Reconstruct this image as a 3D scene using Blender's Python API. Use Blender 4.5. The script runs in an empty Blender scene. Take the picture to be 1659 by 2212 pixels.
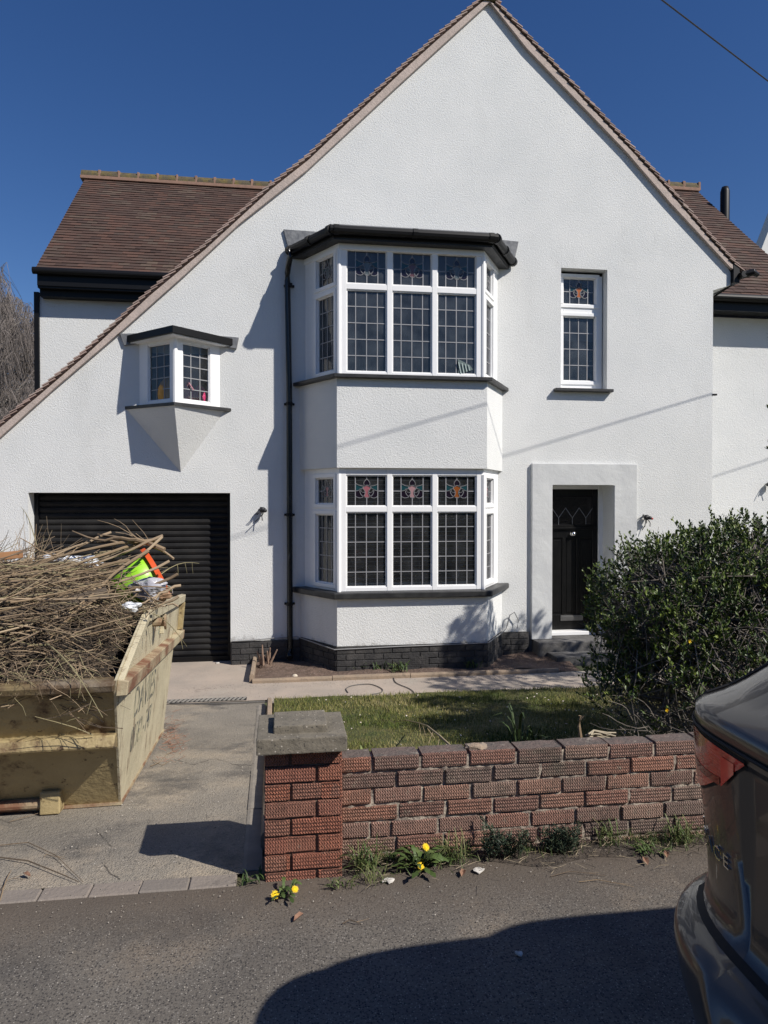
import bpy, bmesh, math, random
from mathutils import Vector, Matrix, noise
from mathutils.geometry import tessellate_polygon
R = math.radians
random.seed(7)
scene = bpy.context.scene
col = scene.collection

# ---------------------------------------------------------------- camera
cam_d = bpy.data.cameras.new('camera'); cam = bpy.data.objects.new('camera', cam_d); col.objects.link(cam)
cam.location = (0, -9.1, 1.62); cam.rotation_euler = (R(89.2), 0, R(-8.25))
cam_d.sensor_width = 36; cam_d.lens = 1531 / 2212 * 36; cam_d.clip_end = 800; cam_d.clip_start = .05
scene.camera = cam
# ---------------------------------------------------------------- world + sun
SUN_EL, SUN_AZ = 42, 50          # azimuth measured from the facade normal towards +x
w = bpy.data.worlds.new('World'); scene.world = w; w.use_nodes = True
nt = w.node_tree; bg = nt.nodes['Background']; bg.inputs[1].default_value = .076
sky = nt.nodes.new('ShaderNodeTexSky'); sky.sky_type = 'NISHITA'; sky.sun_disc = False
sky.sun_elevation = R(SUN_EL); sky.sun_rotation = R(180 - SUN_AZ)
sky.air_density = 1.0; sky.dust_density = .15; sky.ozone_density = 3.5
hs = nt.nodes.new('ShaderNodeHueSaturation'); hs.inputs['Hue'].default_value = .512; hs.inputs['Saturation'].default_value = 1.24; hs.inputs['Value'].default_value = 1.0
nt.links.new(sky.outputs[0], hs.inputs['Color']); nt.links.new(hs.outputs[0], bg.inputs[0])
sd = bpy.data.lights.new('sun', 'SUN'); sd.energy = 4.9; sd.angle = R(.55); sd.color = (1, .945, .87)
so = bpy.data.objects.new('sun', sd); col.objects.link(so)
a, e = R(SUN_AZ), R(SUN_EL)
SUNV = Vector((-math.sin(a) * math.cos(e), math.cos(a) * math.cos(e), -math.sin(e)))
so.rotation_euler = SUNV.to_track_quat('-Z', 'Y').to_euler(); so.location = (10, -12, 14)
vs = scene.view_settings; vs.view_transform = 'Standard'; vs.look = 'None'; vs.exposure = 0.17; vs.gamma = 1
scene.cycles.max_bounces = 6; scene.cycles.transparent_max_bounces = 12

# ---------------------------------------------------------------- measuring helpers (survey points of the photo at known depths)
CAMM = (Matrix.Rotation(R(-8.25), 3, 'Z') @ Matrix.Rotation(R(89.2), 3, 'X'))
CAML = Vector(cam.location)
def ray(px, py): return CAMM @ Vector(((px - 829.5) / 1531, (1106 - py) / 1531, -1))
def P(px, py, y):
    d = ray(px, py); return CAML + d * ((y - CAML.y) / d.y)
def G(px, py, z):
    d = ray(px, py); return CAML + d * ((z - CAML.z) / d.z)
def zg(x, y):                     # the drive falls from the pavement to the house
    if y < -6: return 0.0
    if y > -1.8: return -.43
    t = (y + 6) / 4.2; return -.43 * (t * .85 + .15 * t * t * (3 - 2 * t))
def GR(px, py, dz=0):             # point of the ground under a pixel
    z = 0
    for _ in range(12):
        p = G(px, py, z + dz); z = zg(p.x, p.y)
    return p

# ---------------------------------------------------------------- materials
MATS = {}
def mat(name, c, c2=None, ns=4, nd=6, thr=(.35, .65), rough=.7, metal=0, bump=None, tone=None, spec=.5, coat=0, stretch=None, stain=None, specks=None, sss=0, grime=None, comb=None):
    m = bpy.data.materials.new(name); m.use_nodes = True; t = m.node_tree; L = t.links; N = t.nodes
    b = N['Principled BSDF']; b.inputs['Roughness'].default_value = rough; b.inputs['Metallic'].default_value = metal
    b.inputs['Specular IOR Level'].default_value = spec
    if coat: b.inputs['Coat Weight'].default_value = coat; b.inputs['Coat Roughness'].default_value = .03
    tc = N.new('ShaderNodeTexCoord'); co = tc.outputs['Object']
    def mapping(s):
        mp = N.new('ShaderNodeMapping'); mp.inputs['Scale'].default_value = s; L.new(co, mp.inputs[0]); return mp.outputs[0]
    def nz(scale, detail=6, vec=None, rgh=.6):
        n = N.new('ShaderNodeTexNoise'); n.inputs['Scale'].default_value = scale; n.inputs['Detail'].default_value = detail
        n.inputs['Roughness'].default_value = rgh
        L.new(vec or co, n.inputs['Vector']); return n.outputs['Fac']
    def ramp(fac, a0, a1):
        r = N.new('ShaderNodeMapRange'); r.inputs[1].default_value = a0; r.inputs[2].default_value = a1; L.new(fac, r.inputs[0]); return r.outputs[0]
    def mix(f, x, y_, mode='MIX'):
        k = N.new('ShaderNodeMix'); k.data_type = 'RGBA'; k.blend_type = mode
        if isinstance(f, (int, float)): k.inputs[0].default_value = f
        else: L.new(f, k.inputs[0])
        for i, v in ((6, x), (7, y_)):
            if isinstance(v, tuple): k.inputs[i].default_value = (*v, 1)
            else: L.new(v, k.inputs[i])
        return k.outputs[2]
    cur = c
    if tone:                       # palette picked by the face attribute "tone"
        at = N.new('ShaderNodeAttribute'); at.attribute_name = 'tone'
        cr = N.new('ShaderNodeValToRGB'); L.new(at.outputs['Fac'], cr.inputs[0]); el = cr.color_ramp.elements
        el[0].position = 0; el[0].color = (*tone[0], 1); el[1].position = 1; el[1].color = (*tone[-1], 1)
        for i in range(1, len(tone) - 1):
            q = el.new(i / (len(tone) - 1)); q.color = (*tone[i], 1)
        cur = cr.outputs[0]
    if c2:
        v = mapping(stretch) if stretch else None
        cur = mix(ramp(nz(ns, nd, v), *thr), cur, c2)
    for s in (stain or []):        # (colour, scale, lo, hi, stretch)
        v = mapping(s[4]) if len(s) > 4 and s[4] else None
        cur = mix(ramp(nz(s[1], 5, v, .7), s[2], s[3]), cur, s[0])
    for s in (specks or []):       # (colour, scale, radius, keep)
        vo = N.new('ShaderNodeTexVoronoi'); vo.inputs['Scale'].default_value = s[1]; L.new(co, vo.inputs['Vector'])
        f1 = ramp(vo.outputs['Distance'], s[2], s[2] * .6)
        sx = N.new('ShaderNodeSeparateColor'); L.new(vo.outputs['Color'], sx.inputs[0])
        lt = N.new('ShaderNodeMath'); lt.operation = 'LESS_THAN'; L.new(sx.outputs[0], lt.inputs[0]); lt.inputs[1].default_value = s[3]
        mu = N.new('ShaderNodeMath'); mu.operation = 'MULTIPLY'; L.new(f1, mu.inputs[0]); L.new(lt.outputs[0], mu.inputs[1])
        cur = mix(mu.outputs[0], cur, s[0])
    if grime:                      # (colour, low z, high z): splash dirt rising unevenly from the ground
        sp = N.new('ShaderNodeSeparateXYZ'); L.new(co, sp.inputs[0])
        ad = N.new('ShaderNodeMath'); ad.operation = 'MULTIPLY_ADD'; L.new(nz(7, 8, None, .75), ad.inputs[0]); ad.inputs[1].default_value = -.42; L.new(sp.outputs[grime[3] if len(grime) > 3 else 2], ad.inputs[2])
        cur = mix(ramp(ad.outputs[0], grime[2], grime[1]), cur, grime[0])
    if comb:                       # groove shading painted into the colour as dark, dirty zigzags
        sp = N.new('ShaderNodeSeparateXYZ'); L.new(co, sp.inputs[0])
        def mth(op, p, q=None):
            k = N.new('ShaderNodeMath'); k.operation = op
            for i, v in ((0, p), (1, q)):
                if v is None: continue
                if isinstance(v, (int, float)): k.inputs[i].default_value = v
                else: L.new(v, k.inputs[i])
            return k.outputs[0]
        s1 = mth('SINE', mth('MULTIPLY', mth('ADD', mth('ADD', sp.outputs[0], sp.outputs[1]), mth('MULTIPLY', mth('PINGPONG', sp.outputs[2], .0082), .8)), 2 * math.pi / .0115))
        f = ramp(mth('ADD', s1, mth('MULTIPLY', nz(40, 4), 1.6)), 1.4, -.3)
        cur = mix(mth('MULTIPLY', f, .45), cur, comb)
    if isinstance(cur, tuple): b.inputs['Base Color'].default_value = (*cur, 1)
    else: L.new(cur, b.inputs['Base Color'])
    prev = None
    for bp in (bump or []):        # (kind, scale, distance in m)
        kind, sc, dist = bp[:3]
        if kind == 'noise': h = nz(sc, 4)
        elif kind == 'vor':
            vo = N.new('ShaderNodeTexVoronoi'); vo.inputs['Scale'].default_value = sc; L.new(co, vo.inputs['Vector']); h = vo.outputs['Distance']
        elif kind == 'snoise': h = nz(sc, 5, mapping(bp[3]))
        elif kind == 'comb':       # zigzag combed face of a rusticated brick
            sp = N.new('ShaderNodeSeparateXYZ'); L.new(co, sp.inputs[0])
            def mth(op, p, q=None):
                k = N.new('ShaderNodeMath'); k.operation = op
                for i, v in ((0, p), (1, q)):
                    if v is None: continue
                    if isinstance(v, (int, float)): k.inputs[i].default_value = v
                    else: L.new(v, k.inputs[i])
                return k.outputs[0]
            xy = mth('ADD', sp.outputs[0], sp.outputs[1])
            zz = mth('MULTIPLY', mth('PINGPONG', sp.outputs[2], .0082), .8)
            s1 = mth('SINE', mth('MULTIPLY', mth('ADD', xy, zz), 2 * math.pi / .0115))
            zb = mth('SINE', mth('MULTIPLY', sp.outputs[2], 2 * math.pi / .015))
            h = mth('ADD', s1, mth('MULTIPLY', zb, .28))
        bn = N.new('ShaderNodeBump'); bn.inputs['Strength'].default_value = 1; bn.inputs['Distance'].default_value = dist
        L.new(h, bn.inputs['Height'])
        if prev: L.new(prev, bn.inputs['Normal'])
        prev = bn.outputs[0]
    if prev: L.new(prev, b.inputs['Normal'])
    MATS[name] = m; return m
def glassmat(name, tint=(.8, .85, .84), refl=.015, dust=.04, dustc=(.5, .52, .55)):
    m = bpy.data.materials.new(name); m.use_nodes = True; t = m.node_tree; N = t.nodes; L = t.links
    N.remove(N['Principled BSDF']); out = N['Material Output']
    tr = N.new('ShaderNodeBsdfTransparent'); tr.inputs[0].default_value = (*tint, 1)
    gl = N.new('ShaderNodeBsdfGlossy'); gl.inputs['Roughness'].default_value = .015
    df = N.new('ShaderNodeBsdfDiffuse'); df.inputs[0].default_value = (*dustc, 1)
    fr = N.new('ShaderNodeFresnel'); fr.inputs[0].default_value = 1.5
    ma = N.new('ShaderNodeMath'); ma.operation = 'ADD'; L.new(fr.outputs[0], ma.inputs[0]); ma.inputs[1].default_value = refl
    nz = N.new('ShaderNodeTexNoise'); nz.inputs['Scale'].default_value = 5; nz.inputs['Detail'].default_value = 6
    tc = N.new('ShaderNodeTexCoord'); L.new(tc.outputs['Object'], nz.inputs['Vector'])
    mr = N.new('ShaderNodeMapRange'); L.new(nz.outputs['Fac'], mr.inputs[0]); mr.inputs[1].default_value = .3; mr.inputs[2].default_value = .75
    mr.inputs[3].default_value = dust * .4; mr.inputs[4].default_value = dust * 1.8
    m1 = N.new('ShaderNodeMixShader'); L.new(mr.outputs[0], m1.inputs[0]); L.new(tr.outputs[0], m1.inputs[1]); L.new(df.outputs[0], m1.inputs[2])
    m2 = N.new('ShaderNodeMixShader'); L.new(ma.outputs[0], m2.inputs[0]); L.new(m1.outputs[0], m2.inputs[1]); L.new(gl.outputs[0], m2.inputs[2])
    bn = N.new('ShaderNodeBump'); bn.inputs['Distance'].default_value = .007
    n2 = N.new('ShaderNodeTexNoise'); n2.inputs['Scale'].default_value = 2.5; L.new(tc.outputs['Object'], n2.inputs['Vector'])
    L.new(n2.outputs['Fac'], bn.inputs['Height']); L.new(bn.outputs[0], gl.inputs['Normal'])
    L.new(m2.outputs[0], out.inputs[0]); MATS[name] = m; return m

# ---------------------------------------------------------------- mesh builder
class MB:
    def __init__(s): s.v = []; s.f = []; s.t = []; s.m = []
    def add(s, vs, fs, tone=0., mi=0):
        o = len(s.v); s.v.extend(tuple(p) for p in vs)
        for f in fs: s.f.append(tuple(i + o for i in f)); s.t.append(tone); s.m.append(mi)
    def box(s, x0, x1, y0, y1, z0, z1, M=None, tone=0., mi=0, jit=0):
        vs = [Vector((x, y, z)) for z in (z0, z1) for y in (y0, y1) for x in (x0, x1)]
        if jit: vs = [p + Vector([random.uniform(-jit, jit) for _ in range(3)]) for p in vs]
        if M is not None: vs = [M @ p for p in vs]
        s.add(vs, [(0, 2, 3, 1), (4, 5, 7, 6), (0, 1, 5, 4), (2, 6, 7, 3), (0, 4, 6, 2), (1, 3, 7, 5)], tone, mi)
    def prism(s, poly, h0, h1, M=None, tone=0., mi=0):      # poly in (a,b), extruded along third axis -> (a, h, b)
        n = len(poly); vs = [Vector((p[0], h0, p[1])) for p in poly] + [Vector((p[0], h1, p[1])) for p in poly]
        if M is not None: vs = [M @ p for p in vs]
        tri = tessellate_polygon([[Vector((p[0], p[1], 0)) for p in poly]])
        fs = [tuple(t_) for t_ in tri] + [tuple(i + n for i in reversed(t_)) for t_ in tri]
        fs += [(i, (i + 1) % n, (i + 1) % n + n, i + n) for i in range(n)]
        s.add(vs, fs, tone, mi)
    def tube(s, pts, rad, n=6, tone=0., mi=0, cap=True):
        pts = [Vector(p) for p in pts]; k = len(pts)
        if not hasattr(rad, '__len__'): rad = [rad] * k
        rings = []; up = Vector((0, 0, 1))
        for i, p in enumerate(pts):
            d = (pts[min(i + 1, k - 1)] - pts[max(i - 1, 0)])
            if d.length < 1e-9: d = Vector((0, 0, 1))
            d.normalize(); u = d.cross(up)
            if u.length < .05: u = d.cross(Vector((1, 0, 0)))
            u.normalize(); v = d.cross(u)
            rings += [p + (u * math.cos(2 * math.pi * j / n) + v * math.sin(2 * math.pi * j / n)) * rad[i] for j in range(n)]
        fs = [(i * n + j, i * n + (j + 1) % n, (i + 1) * n + (j + 1) % n, (i + 1) * n + j) for i in range(k - 1) for j in range(n)]
        if cap and n > 3: fs += [tuple(range(n - 1, -1, -1)), tuple(range((k - 1) * n, k * n))]
        s.add(rings, fs, tone, mi)
    def quad(s, a, b, c, d, tone=0., mi=0): s.add([a, b, c, d], [(0, 1, 2, 3)], tone, mi)
    def ball(s, c, r, M=None, nu=12, nv=8, tone=0., mi=0):
        c = Vector(c); r = Vector(r) if hasattr(r, '__len__') else Vector((r, r, r)); vs = []
        for i in range(nv + 1):
            th = math.pi * i / nv
            for j in range(nu):
                ph = 2 * math.pi * j / nu
                p = Vector((math.sin(th) * math.cos(ph) * r.x, math.sin(th) * math.sin(ph) * r.y, math.cos(th) * r.z))
                vs.append(c + (M @ p if M is not None else p))
        s.add(vs, [(i * nu + j, (i + 1) * nu + j, (i + 1) * nu + (j + 1) % nu, i * nu + (j + 1) % nu) for i in range(nv) for j in range(nu)], tone, mi)
    def ribbon(s, pts, wd, M, d0, d1, tone=0., mi=0):         # flat bar following pts (s,z) in a facet frame
        for (a0, b0), (a1, b1) in zip(pts, pts[1:]):
            dx, dz = a1 - a0, b1 - b0; l = math.hypot(dx, dz)
            if l < 1e-6: continue
            nx, nz_ = -dz / l * wd / 2, dx / l * wd / 2; ex, ez = dx / l * wd * .3, dz / l * wd * .3
            poly = [(a0 + nx - ex, b0 + nz_ - ez), (a0 - nx - ex, b0 - nz_ - ez), (a1 - nx + ex, b1 - nz_ + ez), (a1 + nx + ex, b1 + nz_ + ez)]
            vs = [M @ Vector((p[0], d, p[1])) for d in (d0, d1) for p in poly]
            s.add(vs, [(0, 1, 2, 3), (7, 6, 5, 4), (0, 4, 5, 1), (1, 5, 6, 2), (2, 6, 7, 3), (3, 7, 4, 0)], tone, mi)
    def build(s, name, m, parent=None, smooth=False, bevel=0, world=True, segs=1, fix=True):
        me = bpy.data.meshes.new(name); inv = None
        if parent is not None and world:
            inv = ROOTM[parent.name].inverted()
        vs = [inv @ Vector(p) for p in s.v] if inv is not None else s.v
        me.from_pydata([tuple(p) for p in vs], [], s.f)
        for x in (m if isinstance(m, (list, tuple)) else [m]): me.materials.append(x)
        if len(set(s.m)) > 1: me.polygons.foreach_set('material_index', s.m)
        at = me.attributes.new('tone', 'FLOAT', 'FACE'); at.data.foreach_set('value', s.t)
        bm = bmesh.new(); bm.from_mesh(me)
        if fix and len(s.f) < 30000: bmesh.ops.recalc_face_normals(bm, faces=bm.faces)
        if bevel:
            bmesh.ops.bevel(bm, geom=bm.edges[:], offset=bevel, segments=segs, affect='EDGES', profile=.6, clamp_overlap=True)
        bm.to_mesh(me); bm.free()
        if smooth: me.polygons.foreach_set('use_smooth', [True] * len(me.polygons))
        me.update()
        o = bpy.data.objects.new(name, me); col.objects.link(o)
        if parent is not None: o.parent = parent; ROOTM[o.name] = ROOTM[parent.name]
        else: ROOTM[o.name] = Matrix.Identity(4)
        return o
ROOTM = {}
def tag(o, label=None, cat=None, group=None, kind=None):
    for k, v in (('label', label), ('category', cat), ('group', group), ('kind', kind)):
        if v: o[k] = v
    return o
def thing(name, loc, label, cat, group=None, rot=(0, 0, 0)):
    o = bpy.data.objects.new(name, None); col.objects.link(o); o.location = loc; o.rotation_euler = rot; o.empty_display_size = .1
    from mathutils import Euler
    ROOTM[o.name] = Matrix.Translation(Vector(loc)) @ Euler(rot).to_matrix().to_4x4()
    return tag(o, label, cat, group)
def frameM(A, B, flip=False):        # facet frame: local (s along A->B, d outward, z)
    A = Vector((A[0], A[1], 0)); B = Vector((B[0], B[1], 0)); U = (B - A).normalized(); N = Vector((U.y, -U.x, 0))
    if flip: N = -N
    return Matrix(((U.x, N.x, 0, A.x), (U.y, N.y, 0, A.y), (0, 0, 1, 0), (0, 0, 0, 1))), (B - A).length
def textmesh(txt, size, M, m, name, parent, depth=.002, world=True, sx=1):
    cu = bpy.data.curves.new(name, 'FONT'); cu.body = txt; cu.size = size; cu.extrude = depth
    o = bpy.data.objects.new(name + '_src', cu); col.objects.link(o)
    dg = bpy.context.evaluated_depsgraph_get(); me = bpy.data.meshes.new_from_object(o.evaluated_get(dg))
    b = MB(); b.add([M @ Vector((v.co.x * sx, v.co.y, v.co.z)) for v in me.vertices], [tuple(p.vertices) for p in me.polygons])
    bpy.data.objects.remove(o); bpy.data.curves.remove(cu)
    return b.build(name, m, parent, world=world)

WHITE = mat('stucco', (.71, .715, .70), (.655, .665, .655), ns=1.3, nd=4, rough=.9, stain=[((.58, .585, .57), 1.1, .58, .85, (1, 1, .45)), ((.50, .49, .46), 2.2, .66, .88, (5, 5, .3))], grime=((.20, .18, .155), .02, .14), bump=[('noise', 85, .007), ('noise', 42, .004)], spec=.2)
SMOOTHW = mat('smooth_render', (.62, .63, .62), (.52, .53, .53), ns=2.2, nd=5, rough=.85, bump=[('noise', 5, .01), ('noise', 60, .0015)], spec=.2)
UPVC = mat('upvc', (.86, .86, .855), (.80, .80, .79), ns=8, thr=(.5, .9), rough=.32)
BLACKP = mat('black_plastic', (.004, .004, .0045), rough=.48, spec=.3, stain=[((.02, .02, .02), 6, .62, .9)])
LEADC = mat('lead_came', (.30, .30, .31), rough=.5, metal=.2)
LEADF = mat('lead_flashing', (.12, .125, .135), (.20, .205, .21), ns=14, rough=.55, bump=[('noise', 12, .008)])
SLATE = mat('black_sill', (.016, .016, .017), (.035, .035, .034), ns=10, rough=.45, bump=[('noise', 60, .002)])
CEM = mat('verge_mortar', (.50, .41, .36), (.40, .335, .295), ns=9, rough=.9, bump=[('noise', 45, .006)])
TILE = mat('roof_tile', (.1, .06, .045), rough=.85, tone=[(.045, .025, .019), (.074, .040, .029), (.058, .035, .027), (.098, .050, .035), (.066, .043, .033), (.105, .072, .052)],
           stain=[((.085, .070, .052), 5, .58, .85), ((.02, .015, .013), 9, .6, .85)], bump=[('noise', 50, .006)])
TILER = mat('verge_tile', (.2, .1, .08), rough=.85, tone=[(.33, .235, .20), (.40, .295, .255), (.27, .195, .165), (.37, .29, .25)], bump=[('noise', 50, .004)])
RIDGE = mat('ridge_tile', (.09, .075, .045), (.16, .12, .03), ns=7, thr=(.45, .7), rough=.9, stain=[((.05, .04, .035), 12, .5, .7)], bump=[('noise', 40, .008)])
RMORT = mat('ridge_mortar', (.30, .18, .13), (.24, .15, .11), ns=14, rough=.95)
PLINTH = mat('plinth_paint', (.030, .029, .029), (.075, .07, .066), ns=6, nd=8, thr=(.45, .75), rough=.7, stain=[((.20, .17, .14), 5, .66, .8)], bump=[('noise', 40, .008)])
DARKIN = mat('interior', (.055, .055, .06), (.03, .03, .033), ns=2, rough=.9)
PALEIN = mat('interior_pale', (.30, .29, .27), rough=.9)
GLASS = glassmat('window_glass')
GLASSU = glassmat('upper_glass', tint=(.55, .6, .62), refl=.02, dust=.16, dustc=(.20, .225, .25))
# ================================================================ THE WHITE HOUSE
house = thing('white_house', (2.7, 0, -.43), 'freshly rendered white house with a steep front gable, two-storey bay and black garage door', 'house')
def xz(px, py, y=0): p = P(px, py, y); return (p.x, p.z)
Lin = [xz(*p) for p in ((1056, 9), (863, 185), (664, 370), (520, 484), (400, 596), (272, 710), (120, 840), (0, 948))]
Lin.append((-4.35, Lin[-1][1] - .80 * (4.35 + Lin[-1][0])))
Lout = [xz(*p, -.055) for p in ((1050, -5), (1038, 2), (949, 77), (863, 154), (664, 342), (580, 408), (440, 536), (320, 636), (176, 770), (80, 852), (0, 918))]
Lout.append((-4.42, Lout[-1][1] - .80 * (4.42 + Lout[-1][0])))
Rin = [xz(*p) for p in ((1056, 9), (1136, 110), (1350, 332), (1443, 440), (1573, 580))]
Rout = [xz(*p, -.055) for p in ((1050, -5), (1069, 5), (1375, 332), (1451, 415), (1530, 508), (1602, 587))]
# ---- front wall with openings
X0, X1 = .235, 2.906; YF = -.69; XF0, XF1 = .655, 2.493
kn = [xz(1578, 589), xz(1578, 616), (5.925, xz(1542, 627)[1])]
outer = [(-4.35, -.6), (5.925, -.6)] + kn[::-1] + Rin[:0:-1] + Lin
gar = (-3.027, -.635, -.6, 1.735); swin = (xz(1212, 600)[0], xz(1312, 600)[0], xz(1212, 839)[1], xz(1212, 578)[1])
door_o = (3.588, 4.465, -.22, xz(1196, 1048, -.05)[1])
bu = (X0 + .12, X1 - .12, 3.17, 4.62); bl = (X0 + .12, X1 - .12, .58, 1.96)
orl = (-1.715, -.77, 2.72, 3.46)
m = MB()
def rect(o): return [Vector((o[0], o[2], 0)), Vector((o[1], o[2], 0)), Vector((o[1], o[3], 0)), Vector((o[0], o[3], 0))]
g2 = (gar[0], gar[1], -.599, gar[3])
loops = [[Vector((p[0], p[1], 0)) for p in outer]] + [rect(o)[::-1] for o in (g2, swin, (door_o[0], door_o[1], -.22, door_o[3]), bu, bl, orl)]
flat = [v for l in loops for v in l]
m.add([(v.x, 0, v.y) for v in flat], [tuple(t_) for t_ in tessellate_polygon(loops)])
for o, dp in ((g2, .25), (swin, .16), ((door_o[0], door_o[1], -.22, door_o[3]), .34)):
    c = [(o[0], o[2]), (o[1], o[2]), (o[1], o[3]), (o[0], o[3])]
    for i in range(4):
        p, q = c[i], c[(i + 1) % 4]; m.quad((p[0], 0, p[1]), (q[0], 0, q[1]), (q[0], dp, q[1]), (p[0], dp, p[1]))
n = len(outer)
for i in range(n):
    if i in (0,): continue
    p, q = outer[i], outer[(i + 1) % n]
    if p[0] > 5.5 and q[0] > 5.5 and p[1] < 5.1: m.quad((p[0], 0, p[1]), (q[0], 0, q[1]), (q[0], 1.3, q[1]), (p[0], 1.3, p[1]))
m.build('front_wall', WHITE, house)
# ---- verge: mortar band and tile ends, and the roof slabs behind
def along(poly, step):
    out = []; acc = 0
    for a_, b_ in zip(poly, poly[1:]):
        l = math.hypot(b_[0] - a_[0], b_[1] - a_[1]); t = acc
        while t < l: out.append((a_[0] + (b_[0] - a_[0]) * t / l, a_[1] + (b_[1] - a_[1]) * t / l, math.atan2(b_[1] - a_[1], b_[0] - a_[0]))); t += step
        acc = t - l
    return out
def shift(poly, d):
    out = []
    for i, p in enumerate(poly):
        a_ = poly[max(i - 1, 0)]; b_ = poly[min(i + 1, len(poly) - 1)]; l = math.hypot(b_[0] - a_[0], b_[1] - a_[1])
        out.append((p[0] - (b_[1] - a_[1]) / l * d, p[1] + (b_[0] - a_[0]) / l * d))
    return out
for side, pin, pout, sg in ((0, Lin, Lout, 1), (1, Rin, Rout, -1)):
    b_ = MB(); pi_ = [(x, z - .0) for x, z in pin]; po = shift(pout[1:] if side else pout, sg * .022)
    b_.prism(pi_ + po[::-1], -.052, .015); vg = b_.build('verge', CEM, house)
    rt = MB(); top = shift(pout, sg * .0)
    a_ = shift(pout, sg * .10)
    rt.prism(pout + a_[::-1], .13, 7.5); rs = rt.build('main_roof', TILE, house)
    t_ = MB()
    for x, z, an in along(pout, .098):
        dn = an if not side else an
        rr = R(-12 + random.uniform(-1.5, 1.5)) * (1 if not side else -1)
        M = Matrix.Translation((x, 0, z)) @ Matrix.Rotation(-(dn + rr), 4, 'Y')
        # local x runs down the slope
        yy = -.070 + random.uniform(-.006, .006)
        zc = -.016 * sg
        t_.box(-.06, .115, yy, .12, zc - .0065, zc + .0065, M, tone=random.random(), jit=.0015); t_.box(-.02, .10, -.03, .12, zc + .008, zc + .021, M, tone=random.random(), jit=.0015)
    t_.build('verge_tiles', TILER, vg)
b_ = MB()   # cap where the verges meet
ax, az_ = xz(1056, 2); b_.prism([(ax - .14, az_ - .04), (ax + .14, az_ - .04), (ax + .07, az_ + .11), (ax - .07, az_ + .11)], -.08, 7.4); b_.build('main_ridge', RIDGE, house, bevel=.02)
# ---- kneeler eave end piece
b_ = MB(); k = kn[0]; b_.box(k[0] + .005, k[0] + .10, -.06, .9, kn[1][1] + .02, k[1] + .10); b_.tube([(k[0] + .13, -.12, k[1] - .05), (k[0] + .13, .9, k[1] - .05)], .05, 8)
b_.tube([(k[0] + .05, .05, kn[1][1] + .02), (5.95, .35, kn[2][1] - .12), (5.95, .8, kn[2][1] - .2)], .016, 6)
b_.tube([(k[0] + .1, -.05, k[1] - .06), (k[0] + .26, -.12, k[1] - .02), (k[0] + .34, -.1, k[1] - .05)], [.05, .05, .035], 8)
b_.build('eaves_gutter', BLACKP, house, bevel=.004)
# ---- garage door: recessed roller shutter
b_ = MB(); z = -.44; i = 0
while z < gar[3] - .01:
    z1 = min(z + .077, gar[3]); pr = [(.245, z), (.232, z + .012), (.222, z + .035), (.226, z + .058), (.245, z + .0765)]
    for p, q in zip(pr, pr[1:]): b_.quad((gar[0], p[0], p[1]), (gar[1], p[0], p[1]), (gar[1], q[0], min(q[1], z1)), (gar[0], q[0], min(q[1], z1)))
    z += .077
SHUT = mat('shutter_paint', (.014, .014, .015), (.028, .027, .026), ns=3, rough=.6, spec=.12, stain=[((.06, .05, .04), 8, .62, .85)])
gd = b_.build('garage_door', SHUT, house)
b_ = MB(); b_.box(gar[0], gar[1], .205, .25, -.47, -.36); b_.box(gar[0], gar[0] + .05, .20, .25, -.36, gar[3]); b_.box(gar[1] - .05, gar[1], .20, .25, -.36, gar[3]); b_.build('shutter_rail', BLACKP, gd, bevel=.004)
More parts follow.
